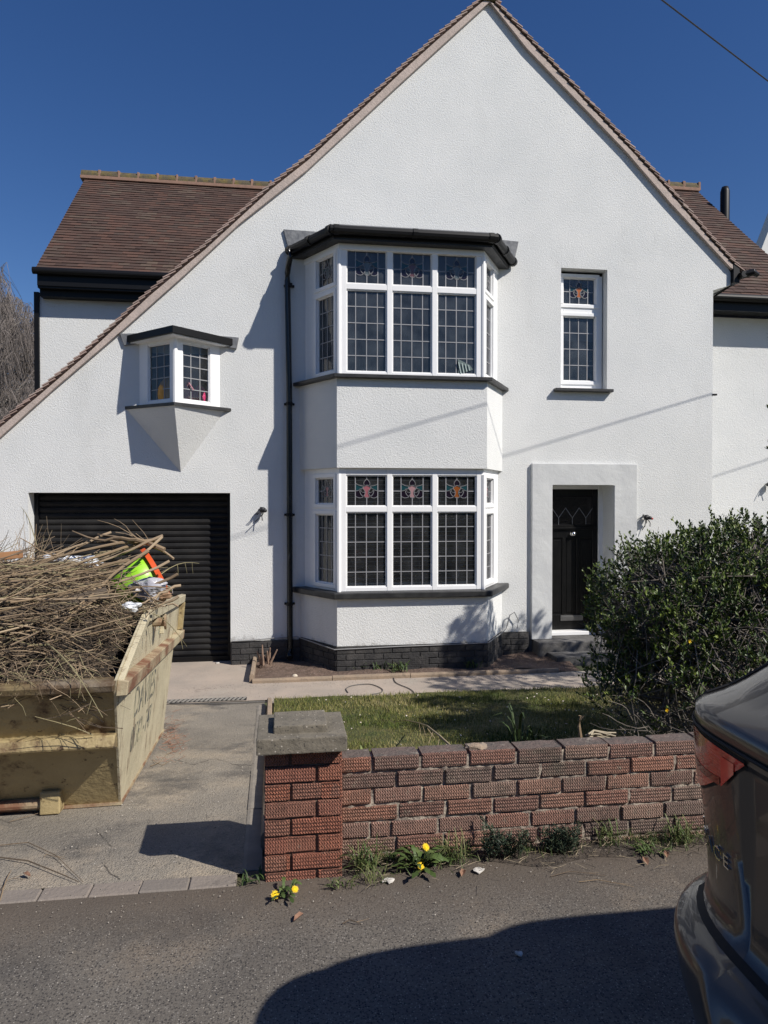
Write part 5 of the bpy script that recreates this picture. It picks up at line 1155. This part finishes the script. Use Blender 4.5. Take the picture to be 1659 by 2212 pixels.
nb = thing('neighbour_house', (17, 9, -.43), 'pale gabled house just visible over the rear roof at the right edge', 'house')
q0, q1 = P(1641, 548, 9), P(1668, 478, 9)
b_ = MB(); sl = (q1.z - q0.z) / (q1.x - q0.x); ax_n, hw_n = q1.x + .7, 3.1; az_n = q0.z + sl * (ax_n - q0.x); ze = az_n - sl * hw_n
b_.prism([(ax_n - hw_n, -.43), (ax_n + hw_n, -.43), (ax_n + hw_n, ze), (ax_n, az_n), (ax_n - hw_n, ze)], 9, 9.4); b_.build('gable_wall', mat('pale_wall', (.6, .6, .58), rough=.9), nb)
b_ = MB(); b_.prism([(ax_n - hw_n + .3, ze - .6), (ax_n, az_n - 2.6), (ax_n + hw_n - .3, ze - .6), (ax_n + hw_n - .3, -.4), (ax_n - hw_n + .3, -.4)], 9.41, 14); b_.build('roof', TILE, nb)
# overhead telephone wire: its shadow crosses the facade
A = Vector((2.435, -3.745, 5.998)); D = Vector((-.91356, -.38525, .13034)); b_ = MB()
b_.tube([A + D * t_ + Vector((0, 0, 0)) for t_ in (-14, -10, -6, -3, 0, 4, 9, 14)], .0065, 6); tag(b_.build('telephone_wire', WIRE), 'thin black telephone wire crossing the sky at the top right', 'wire')
# across the road (seen in reflections only): hedge added to darken the glass, and houses
shade = mat('reflection_hedge', (.025, .04, .012), (.05, .07, .02), ns=1.5, rough=1, bump=[('noise', 5, .2)])
b_ = MB()
for i in range(34):
    x = -34 + i * 2.1; h = 4.2 + 2.0 * noise.noise(Vector((x * .3, 0, 0))); b_.ball((x, -27 + random.uniform(-.8, .8), h * .45), (1.9, 1.6, h * .62), nu=14, nv=9)
b_.v = [tuple(Vector(v) + Vector(v).normalized() * .5 * noise.noise(Vector(v) * 1.3)) for v in b_.v]
tag(b_.build('hedge', shade), 'tall dark unseen hedge added across the road to darken the window reflections', 'hedge')
random.seed(5)
for i, (x, c) in enumerate(((-13, (.30, .12, .08)), (3, (.5, .48, .42)), (19, (.28, .13, .09)))):
    h_ = thing('opposite_house', (x, -36, 0), ('red brick house across the road to the left', 'cream rendered house straight across the road', 'red brick house across the road to the right')[i], 'house')
    b_ = MB(); b_.box(x - 6, x + 6, -40, -33, 0, 5.4); b_.build('wall', mat('opp_wall_%d' % i, c, rough=.9), h_)
    b_ = MB(); b_.prism([(-32.6, 5.3), (-36.5, 9), (-40.4, 5.3)], x - 6.3, x + 6.3, Matrix(((0, 1, 0, 0), (1, 0, 0, 0), (0, 0, 1, 0), (0, 0, 0, 1)))); b_.build('roof', TILE, h_)
# ================================================================ SMALL THINGS
random.seed(33)
WEED = mat('weed_leaf', (.04, .07, .02), rough=.6, tone=[(.022, .040, .012), (.045, .075, .02), (.075, .115, .03), (.17, .16, .07)], spec=.35)
YEL = mat('dandelion_yellow', (.90, .62, .01), rough=.7)
def blade(b_, p, a_, L_, wd, up, tone, n=4, fold=.0):
    """arching strap leaf"""
    d = Vector((math.cos(a_), math.sin(a_), 0)); s_ = Vector((-d.y, d.x, 0)); vs = []
    for i in range(n + 1):
        f = i / n; q_ = p + d * L_ * f * (.45 + .55 * f) + Vector((0, 0, up * math.sin(f * math.pi * .62))); w_ = wd * math.sin(math.pi * (.12 + .88 * f) ** .9) if i < n else .0003; w_ = max(w_, .0003)
        vs += [q_ - s_ * w_, q_ + s_ * w_]
    b_.add(vs, [(2 * i, 2 * i + 1, 2 * i + 3, 2 * i + 2) for i in range(n)], tone)
def tuft(loc, n, L_, wd, up, label, tones=(.2, .9), name='grass_tuft', cat='grass tuft', group='weeds along the foot of the brick wall', spread=.05):
    p = Vector(loc); b_ = MB()
    for i in range(n): blade(b_, p + Vector((random.uniform(-spread, spread), random.uniform(-spread * .6, spread * .6), 0)), random.uniform(0, 6.28), L_ * random.uniform(.5, 1.2), wd * random.uniform(.6, 1.2), up * random.uniform(.4, 1.2), random.uniform(*tones))
    return tag(b_.build(name, WEED), label, cat, group)
def flower(root, p, r, h, lean):
    q_ = p + lean + Vector((0, 0, h)); b_ = MB(); b_.tube([p, p.lerp(q_, .5) + Vector((0, 0, .01)), q_], .0022, 5, tone=.6); b_.build('flower_stalk', WEED, root)
    b_ = MB(); nrm = (Vector((.3, -.75, .7))).normalized(); M_ = Matrix.Translation(q_) @ nrm.to_track_quat('Z', 'Y').to_matrix().to_4x4()
    for ring_, (rr, el, n_) in enumerate(((r, .15, 22), (r * .75, .45, 16), (r * .45, .9, 10))):
        for i in range(n_):
            a_ = 6.283 * i / n_ + ring_ * .3; c, s_ = math.cos(a_), math.sin(a_); L_ = rr * random.uniform(.85, 1.1)
            b_.add([M_ @ Vector(v) for v in ((0, 0, 0), (c * L_ * .6 - s_ * r * .09, s_ * L_ * .6 + c * r * .09, el * L_ * .6), (c * L_, s_ * L_, el * L_), (c * L_ * .6 + s_ * r * .09, s_ * L_ * .6 - c * r * .09, el * L_ * .6))], [(0, 1, 2, 3)])
    b_.ball(q_, (r * .3, r * .3, r * .2), nu=8, nv=5); b_.build('flower_head', YEL, root)
def dandelion(px, py, heads, n, L_, label):
    p = GR(px, py, .008); rt = thing('dandelion', p, label, 'plant', 'dandelions in flower at the wall foot'); b_ = MB()
    for i in range(n):
        a_ = random.uniform(0, 6.28); LL = L_ * random.uniform(.5, 1.1); wd = LL * .13; tn = random.uniform(.3, .75); d = Vector((math.cos(a_), math.sin(a_), 0)); s_ = Vector((-d.y, d.x, 0)); vs = []; m_ = 9
        o = p + Vector((random.uniform(-.03, .03), random.uniform(-.02, .02), 0)); up = random.uniform(.02, .075) * (L_ / .12)
        for k_ in range(m_ + 1):       # toothed leaf
            f = k_ / m_; w_ = wd * (f ** .8) * (1.0 if k_ % 2 else .5) * (1 if k_ < m_ else .05) + .002; q_ = o + d * LL * f + Vector((0, 0, up * math.sin(f * 2.2))); vs += [q_ - s_ * w_, q_ + s_ * w_ + Vector((0, 0, .003))]
        b_.add(vs, [(2 * k_, 2 * k_ + 1, 2 * k_ + 3, 2 * k_ + 2) for k_ in range(m_)], tn)
    b_.build('leaves', WEED, rt)
    for hx, hy, r in heads:
        q_ = G(hx, hy, p.z + .05); Y = (p - CAML).dot(CAMM @ Vector((0, 0, -1))); q_ = CAML + ray(hx, hy) * (Y * .99); flower(rt, Vector((p.x + (q_.x - p.x) * .5, p.y, p.z)), r, q_.z - p.z, Vector(((q_.x - p.x) * .5, q_.y - p.y, 0)))
def cp7(x, y): return (800 * .6636 + x * .36, 2200 * .6636 + y * .36)
dandelion(910, 1878, [(920, 1830, .019), (909, 1871, .019)], 44, .125, 'large dandelion with two yellow flowers in the middle of the wall foot')
dandelion(615, 1934, [(594, 1933, .019), (637, 1921, .016)], 20, .07, 'small dandelion with two yellow flowers at the front of the gate pillar')
tufts = [(790, 1880, 60, .12, .0028, .10, 'wide grass tuft just right of the gate pillar', (.3, .9)), (808, 1905, 34, .09, .0022, .05, 'small straw coloured grass tuft in the dirt left of the large dandelion', (.6, .99)),
         (985, 1862, 46, .11, .0024, .12, 'straw and green grass tuft right of the large dandelion', (.5, .99)), (1315, 1822, 40, .10, .0025, .10, 'grass tuft between the spiky weed and the car', (.5, .99)), (1470, 1822, 60, .10, .0028, .10, 'bright green grass tuft beside the car', (.5, .9)),
         (1400, 1840, 36, .08, .004, .03, 'low flat weed between the last two grass tufts', (.3, .7)), (740, 1915, 26, .045, .004, .03, 'tiny bright weed at the right foot of the gate pillar', (.5, .9)), (545, 1905, 22, .05, .004, .03, 'grey green weed in the pillar shadow', (.1, .5))]
for px, py, n, L_, wd, up, lb, tn in tufts: tuft(GR(px, py, .008), n, L_, wd, up, lb, tn)
SPG = mat('spurge_leaf', (.035, .06, .035), rough=.6, tone=[(.015, .028, .018), (.035, .060, .035), (.065, .095, .05)])
for px, py, h, lb in ((1085, 1850, .17, 'bushy dark spiky weed against the middle of the brick wall'), (1215, 1840, .13, 'smaller grey green spiky weed right of the dark one')):
    p = GR(px, py, .008); rt = thing('spurge', p, lb, 'plant', 'spiky weeds at the wall foot'); b_ = MB(); s_ = MB()
    for i in range(26):
        q_ = p + Vector((random.uniform(-.075, .075), random.uniform(-.03, .03), 0)); d = Vector((random.uniform(-.45, .45), random.uniform(-.5, .3), 1)).normalized(); H = h * random.uniform(.45, 1.1); s_.tube([q_, q_ + d * H], .0022, 4)
        for k_ in range(34):
            f = .15 + .85 * k_ / 34; a_ = random.uniform(0, 6.28); leaf(b_, q_ + d * H * f, Vector((math.cos(a_), math.sin(a_), .7)), random.uniform(.018, .034), .0028, random.random())
    b_.build('leaves', SPG, rt); s_.build('stems', mat('spurge_stem', (.08, .09, .05), rough=.8), rt)
# lilies / bulbs by the bay
for px, py, n, L_, lb in ((770, 1446, 26, .16, 'strappy green bulb leaves left of the bay plinth corner'), (820, 1448, 16, .11, 'sparse leaf tuft below the bay plinth'), (862, 1450, 34, .14, 'dense strappy clump below the bay air brick'), (1020, 1442, 22, .10, 'weed clump in the shade under the bay')):
    tuft(GR(px, py, .04), n, L_, .007, .10, lb, (.1, .8), 'bulb_leaves', 'plant', 'leafy clumps along the bay', .09)
for px, py, n, L_, up, lb in ((1120, 1612, 9, .22, .28, 'arching dark leaf stems on the lawn behind the wall'), (1150, 1612, 12, .10, .13, 'broad drooping dark leaves behind the wall top')):
    tuft(GR(px, py, .1), n, L_, .008, up, lb, (.0, .4), 'bulb_leaves', 'plant', 'leaves behind the wall', .04)
# tulip bud
p = Vector((.44, -5.74, .30)); q_ = P(779, 1622, -5.74); rt = thing('tulip', (q_.x, -5.74, .1), 'single closed green tulip bud standing behind the wall', 'flower'); b_ = MB(); b_.tube([(q_.x, -5.74, .05), (q_.x, -5.74, q_.z - .02)], .0035, 5); b_.build('stalk', SPG, rt)
b_ = MB(); lathe(b_, [(.001, -.024), (.009, -.016), (.0125, -.002), (.009, .016), (.0005, .032)], Matrix.Translation((q_.x, -5.74, q_.z - .002)), 12); b_.build('bud', mat('bud_green', (.22, .26, .09), (.12, .16, .04), ns=30, stretch=(1, 1, .1), rough=.6), rt, smooth=True)
q_ = P(813, 1633, -5.74); rt = thing('tulip', (q_.x, -5.74, .1), 'small pink tulip tip showing over the wall right of the green bud', 'flower'); b_ = MB(); b_.tube([(q_.x, -5.74, .05), (q_.x, -5.74, q_.z)], .003, 5); b_.build('stalk', SPG, rt); b_ = MB(); lathe(b_, [(.001, -.02), (.012, -.01), (.006, .01), (.0005, .022)], Matrix.Translation((q_.x, -5.74, q_.z)), 10); b_.build('bud', mat('bud_pink', (.6, .22, .14), rough=.6), rt, smooth=True)
# stake and cut stems
a_ = P(1251, 1612, -5.6); c = P(1253, 1546, -5.6); b_ = MB(); b_.tube([(a_.x, -5.6, .0), a_.lerp(c, .3) + Vector((.006, 0, 0)), a_.lerp(c, .65) - Vector((.004, 0, 0)), c], [.010, .0095, .0085, .008], 7, tone=.5); b_.tube([a_.lerp(c, .85), a_.lerp(c, .9) + Vector((.02, 0, .015))], .004, 5); tag(b_.build('stake', TWIG), 'short upright broken stick behind the wall by the shrub', 'stick')
c0 = P(1285, 1602, -5.55); b_ = MB()
for i in range(9): b_.tube([c0 + Vector((-.05 + random.uniform(-.02, .02), random.uniform(-.03, .03), .012 * i % .05)), c0 + Vector((.0, random.uniform(-.03, .03), .012 * i % .05 + .008)), c0 + Vector((.11 + random.uniform(-.04, .03), random.uniform(-.04, .04), .01 * i % .05))], .005, 5, tone=.97)
tag(b_.build('cut_stems', mat('dry_stem', (.36, .31, .22), rough=.9)), 'bundle of pale dry stems lying behind the wall beside the upright stick', 'stems')
# bramble cane on the lawn
pts = [GR(850, 1560, .10), GR(905, 1562, .16), P(950, 1590, -5.5), P(985, 1622, -5.75)]; pts[2].z += .0; b_ = MB()
b_.tube([pts[0], pts[0].lerp(pts[1], .5) + Vector((0, 0, .02)), pts[1], pts[1].lerp(pts[2], .5) + Vector((0, 0, .015)), pts[2], pts[3]], [.002, .003, .004, .005, .006, .007], 6, tone=.85)
for k_ in range(5): f = pts[1].lerp(pts[2], k_ / 4); b_.tube([f, f + Vector((random.uniform(-.06, .06), -.02, -.06))], .0018, 4, tone=.8)
tag(b_.build('bramble_cane', TWIG), 'long arching bramble cane lying over the lawn above the wall', 'cane')
# cables
CAB = mat('old_cable', (.09, .085, .08), rough=.6)
def cable(pts, r, lb, dz=.012):
    P_ = []
    for i in range(len(pts) - 1):
        for k_ in range(6):
            f = k_ / 6; a_ = pts[max(i - 1, 0)]; b0 = pts[i]; c = pts[i + 1]; d = pts[min(i + 2, len(pts) - 1)]
            P_.append(tuple(.5 * ((2 * b0[j]) + (-a_[j] + c[j]) * f + (2 * a_[j] - 5 * b0[j] + 4 * c[j] - d[j]) * f * f + (-a_[j] + 3 * b0[j] - 3 * c[j] + d[j]) * f ** 3) for j in range(2)))
    P_.append(pts[-1]); b_ = MB(); b_.tube([GR(x, y, dz) for x, y in P_], r, 6); return tag(b_.build('cable', CAB), lb, 'cable', 'loose cables on the ground')
cable([(366, 1519), (430, 1520), (500, 1519), (560, 1516), (578, 1517)], .006, 'thin cable lying straight across the drive below the drain')
cable([(752, 1496), (748, 1487), (765, 1480), (800, 1478), (825, 1488), (822, 1496), (800, 1500)], .005, 'small loop of cable on the edge of the path')
cable([(850, 1462), (856, 1475), (885, 1488), (895, 1498), (888, 1506)], .005, 'curving end of cable coming down from the bay across the path')
# conduit along the plinth top
b_ = MB(); pts = [(-.62, -.05, -.125), (-.4, -.05, -.12), (-.1, -.05, -.10), (.2, -.06, -.09)]
pl = bay_poly(.03); pts += [(pl[1][0] - .02, pl[1][1], -.13), (pl[1][0] + .3, pl[1][1], -.125), (1.4, pl[1][1], -.115), (2.0, pl[1][1], -.11), (pl[2][0], pl[2][1], -.10), (2.85, -.2, -.08), (2.95, -.06, -.05), (3.0, -.05, .12), (3.06, -.06, .16), (3.12, -.05, .05), (3.1, -.05, -.06)]
b_.tube(pts, .007, 6); b_.build('cable_run', mat('grey_cable', (.24, .24, .24), rough=.5), house)
# sawn stump by the downpipe
p = GR(574, 1440, .03); rt = thing('stump', p, 'pale split shrub stump sticking up from the bed left of the downpipe', 'stump'); b_ = MB()
for i in range(8): stick(b_, p + Vector((random.uniform(-.05, .05), random.uniform(-.04, .04), -.03)), (random.uniform(-.4, .4), random.uniform(-.3, .1), 1), random.uniform(.12, .32), .02, 3, .1, 6, tone=.7)
b_.build('cut_stems', mat('stump_wood', (.33, .22, .16), (.2, .14, .10), ns=20, rough=.95), rt)
b_ = MB(); b_.ball((p.x, p.y, p.z), (.09, .07, .05), nu=10, nv=6); b_.build('root_ball', SOIL, rt)
# wood offcut / fallen twigs on drive and pavement
TW = [((0, 1852), (60, 1862), (130, 1890), (170, 1905), .005, 'long curved fallen twig at the left on the drive'), ((0, 1826), (60, 1822), (120, 1850), (180, 1905), .0035, 'second thinner curved twig crossing the long one'), ((325, 1655), (345, 1648), (362, 1630), (380, 1620), .004, 'dark forked twigs on the drive beside the skip'),
      ((330, 1640), (338, 1650), (350, 1655), (372, 1640), .003, 'twig lying over the forked one beside the skip'), ((0, 1945), (8, 1920), (15, 1900), (24, 1880), .004, 'upright looking twig at the lower left edge'), ((0, 1925), (15, 1905), (28, 1900), (50, 1900), .003, 'short twig beside the block edging at the left'),
      ((95, 1850), (100, 1848), (120, 1853), (140, 1855), .0025, 'tiny twig in the middle of the drive mouth'), ((1250, 1905), (1290, 1903), (1340, 1912), (1370, 1916), .0025, 'thin dark straw on the pavement below the wall'), ((1190, 1893), (1230, 1885), (1270, 1889), (1310, 1892), .0025, 'long pale straw on the pavement right of the dandelion'),
      ((740, 1995), (755, 1990), (770, 1995), (780, 1996), .004, 'chewed pale stem on the pavement in front of the wall'), ((20, 1775), (50, 1768), (80, 1760), (95, 1752), .003, 'thin twig by the skip hook bar')]
for a0, a1, a2, a3, r, lb in TW:
    b_ = MB(); c4 = [GR(*q_, r + .003) for q_ in (a0, a1, a2, a3)]; c4[1].z += .006; c4[2].z += .006; r *= .62; b_.tube(c4, [r, r, r * .8, r * .5], 5, tone=random.uniform(.1, .6)); stick(b_, c4[2], (c4[3] - c4[1]) + Vector((0, .03, .01)), .05, r * .5, 2, .1, 3, tone=.5)
    tag(b_.build('fallen_twig', TWIG), lb, 'twig', 'fallen twigs on the ground')
LF = mat('dead_leaf', (.28, .16, .10), (.16, .08, .05), ns=30, rough=.8)
for px, py, s_, lb in ((58, 1890, .028, 'curled orange brown leaf on the left of the drive'), (1000, 1886, .03, 'dead leaf under the large dandelion'), (1440, 1846, .03, 'brown dead leaf near the wall by the car'), (1395, 1860, .035, 'brown strip of dead leaf near the right weeds'), (645, 1981, .03, 'thin dark red leaf on the pavement before the pillar')):
    p = GR(px, py, .012); a_ = random.uniform(0, 3); b_ = MB(); d = Vector((math.cos(a_), math.sin(a_), 0)); n_ = Vector((-d.y, d.x, 0))
    b_.add([p - d * s_, p - d * s_ * .3 + n_ * s_ * .4 + Vector((0, 0, .008)), p + d * s_ * .5 + n_ * s_ * .3 + Vector((0, 0, .012)), p + d * s_, p + d * s_ * .4 - n_ * s_ * .4 + Vector((0, 0, .01)), p - d * s_ * .3 - n_ * s_ * .35 + Vector((0, 0, .006)), p + Vector((0, 0, .001))], [(0, 1, 6), (1, 2, 6), (2, 3, 6), (3, 4, 6), (4, 5, 6), (5, 0, 6)])
    tag(b_.build('dead_leaf', LF), lb, 'leaf', 'dead leaves on the ground')
SCR = mat('paper_scrap', (.62, .59, .54), (.4, .38, .34), ns=40, rough=.9)
for px, py, s_, lb in ((838, 1902, .028, 'white torn scrap by the grass tuft left of the dandelion'), (1033, 1880, .026, 'flat white flake on the dirt right of the dandelion'), (470, 1432, .03, 'pale stone on the path kerb'), (1120, 2060, .018, 'white chip in the shadow edge of the pavement')):
    p = GR(px, py, .01); b_ = MB(); b_.ball((p.x, p.y, p.z), (s_, s_ * .7, .006), nu=9, nv=5); b_.v = [tuple(Vector(v) + Vector((1, 1, .4)) * s_ * .5 * noise.noise(Vector(v) * 60)) for v in b_.v]; tag(b_.build('scrap', SCR), lb, 'litter', 'pale scraps on the ground')
p = GR(637, 1464, .02); b_ = MB(); b_.ball(p + Vector((0, 0, .015)), (.035, .03, .028), nu=10, nv=7); b_.v = [tuple(Vector(v) + Vector((1, 1, 1)) * .006 * noise.noise(Vector(v) * 30)) for v in b_.v]; tag(b_.build('stone', mat('white_stone', (.55, .48, .38), rough=.9)), 'round pale stone against the bed kerb on the path', 'stone')
# loose grit and crumbs everywhere
def grit(name, n, pos, m_, r0, r1):
    b_ = MB()
    for i in range(n):
        x, y = pos(); r = random.uniform(r0, r1) * random.choice((.6, .8, 1, 1.3)); z = zg(x, y) + .006; a_ = random.uniform(0, 6.28); c, s_ = math.cos(a_) * r, math.sin(a_) * r
        b_.add([(x + c, y + s_, z), (x - s_, y + c * .8, z), (x - c * .9, y - s_, z), (x + s_ * .7, y - c, z), (x, y, z + r * .9)], [(0, 1, 4), (1, 2, 4), (2, 3, 4), (3, 0, 4)], random.random())
    return b_.build(name, m_)
GRT = mat('grit_stone', (.3, .27, .22), rough=.95, tone=[(.09, .08, .07), (.18, .16, .135), (.28, .25, .21), (.46, .42, .36)])
tag(grit('loose_grit', 2600, lambda: (random.uniform(-3, 3.4), random.choice((random.uniform(-8.3, -6.1), random.gauss(-6.2, .12)))), GRT, .0015, .0034), 'loose grit and crumbs scattered over the pavement', 'grit', kind='stuff')
tag(grit('drive_rubble', 2200, lambda: (random.uniform(-2.2, 3.5) if random.random() < .3 else random.uniform(-1.1, -.2), random.uniform(-5.9, -1.1)) if random.random() < .6 else (random.uniform(-1, 3.3), random.uniform(-1.25, -1.0)), GRT, .002, .0045), 'pale crumbs of mortar and stone scattered over the drive and path', 'rubble', kind='stuff')
b_ = MB()       # brick-red crumbs and chaff beside the skip's foot
for i in range(160):
    p = GR(372 + random.gauss(0, 14), 1592 + random.gauss(0, 22), .006); stick(b_, p, (random.uniform(-1, 1), random.uniform(-1, 1), .1), random.uniform(.02, .09), .0018, 2, .2, 3, tone=random.random())
tag(b_.build('wood_chaff', mat('chaff', (.28, .14, .09), rough=.95)), 'reddish chaff and splinters on the drive at the far foot of the skip', 'chaff', kind='stuff')
# bits of straw and dry stems on the dirt strip
b_ = MB()
for i in range(420):
    x = random.uniform(.3, 3.2); y = -5.93 - abs(random.gauss(0, .12)); stick(b_, (x, y, .022), (random.uniform(-1, 1), random.uniform(-.6, .6), random.uniform(-.05, .15)), random.uniform(.02, .09), .0013, 2, .3, 3, tone=random.random())
tag(b_.build('dry_straw', mat('straw', (.33, .27, .18), rough=.9)), 'dry straw and stalks littering the dirt along the brick wall', 'straw', kind='stuff')
random.seed(40); b_ = MB()
# thin low weed growth along wall foot
def wp():
    x = random.uniform(.3, 3.4); 
    while noise.noise(Vector((x * 2.5, 0, 4))) < random.uniform(-.3, .4): x = random.uniform(.3, 3.4)
    return x, -5.94 - abs(random.gauss(0, .06)), .012, 1, random.uniform(.1, .99)
tag(blades('wall_foot_weeds', WEED, 1800, wp, .045, .004, 1.2), 'thin low weeds and moss along the foot of the brick wall', 'weeds', kind='stuff')

# small yellow flowers low in the shrub, fallen petals on the lawn
for px, py, y, lb in ((1540, 1534, -5.25, 'yellow flower lowest in the shrub, close to the car'), (1490, 1385, -5.3, 'yellow flower in the middle of the shrub')):
    p = P(px + (0 if px != 1540 else -100), py, y); b_ = MB()
    for i in range(9): a_ = i * .7; leaf(b_, p, Vector((math.cos(a_), -.6, math.sin(a_))), .014, .004, 0)
    b_.ball(p, .004, nu=6, nv=4); tag(b_.build('yellow_flower', YEL), lb, 'flower', 'yellow flowers in the shrub')
b_ = MB()
for i in range(150):
    x, y = random.uniform(.1, 3.2), random.uniform(-5.5, -2.0); p = Vector((x, y, zg(x, y) + .075)); leaf(b_, p, Vector((random.uniform(-1, 1), random.uniform(-1, 1), .1)), random.uniform(.012, .03), .007, 0)
tag(b_.build('fallen_petals', mat('petal_pale', (.62, .54, .47), rough=.8)), 'pale fallen petals and scraps sprinkled over the lawn', 'petals', kind='stuff')
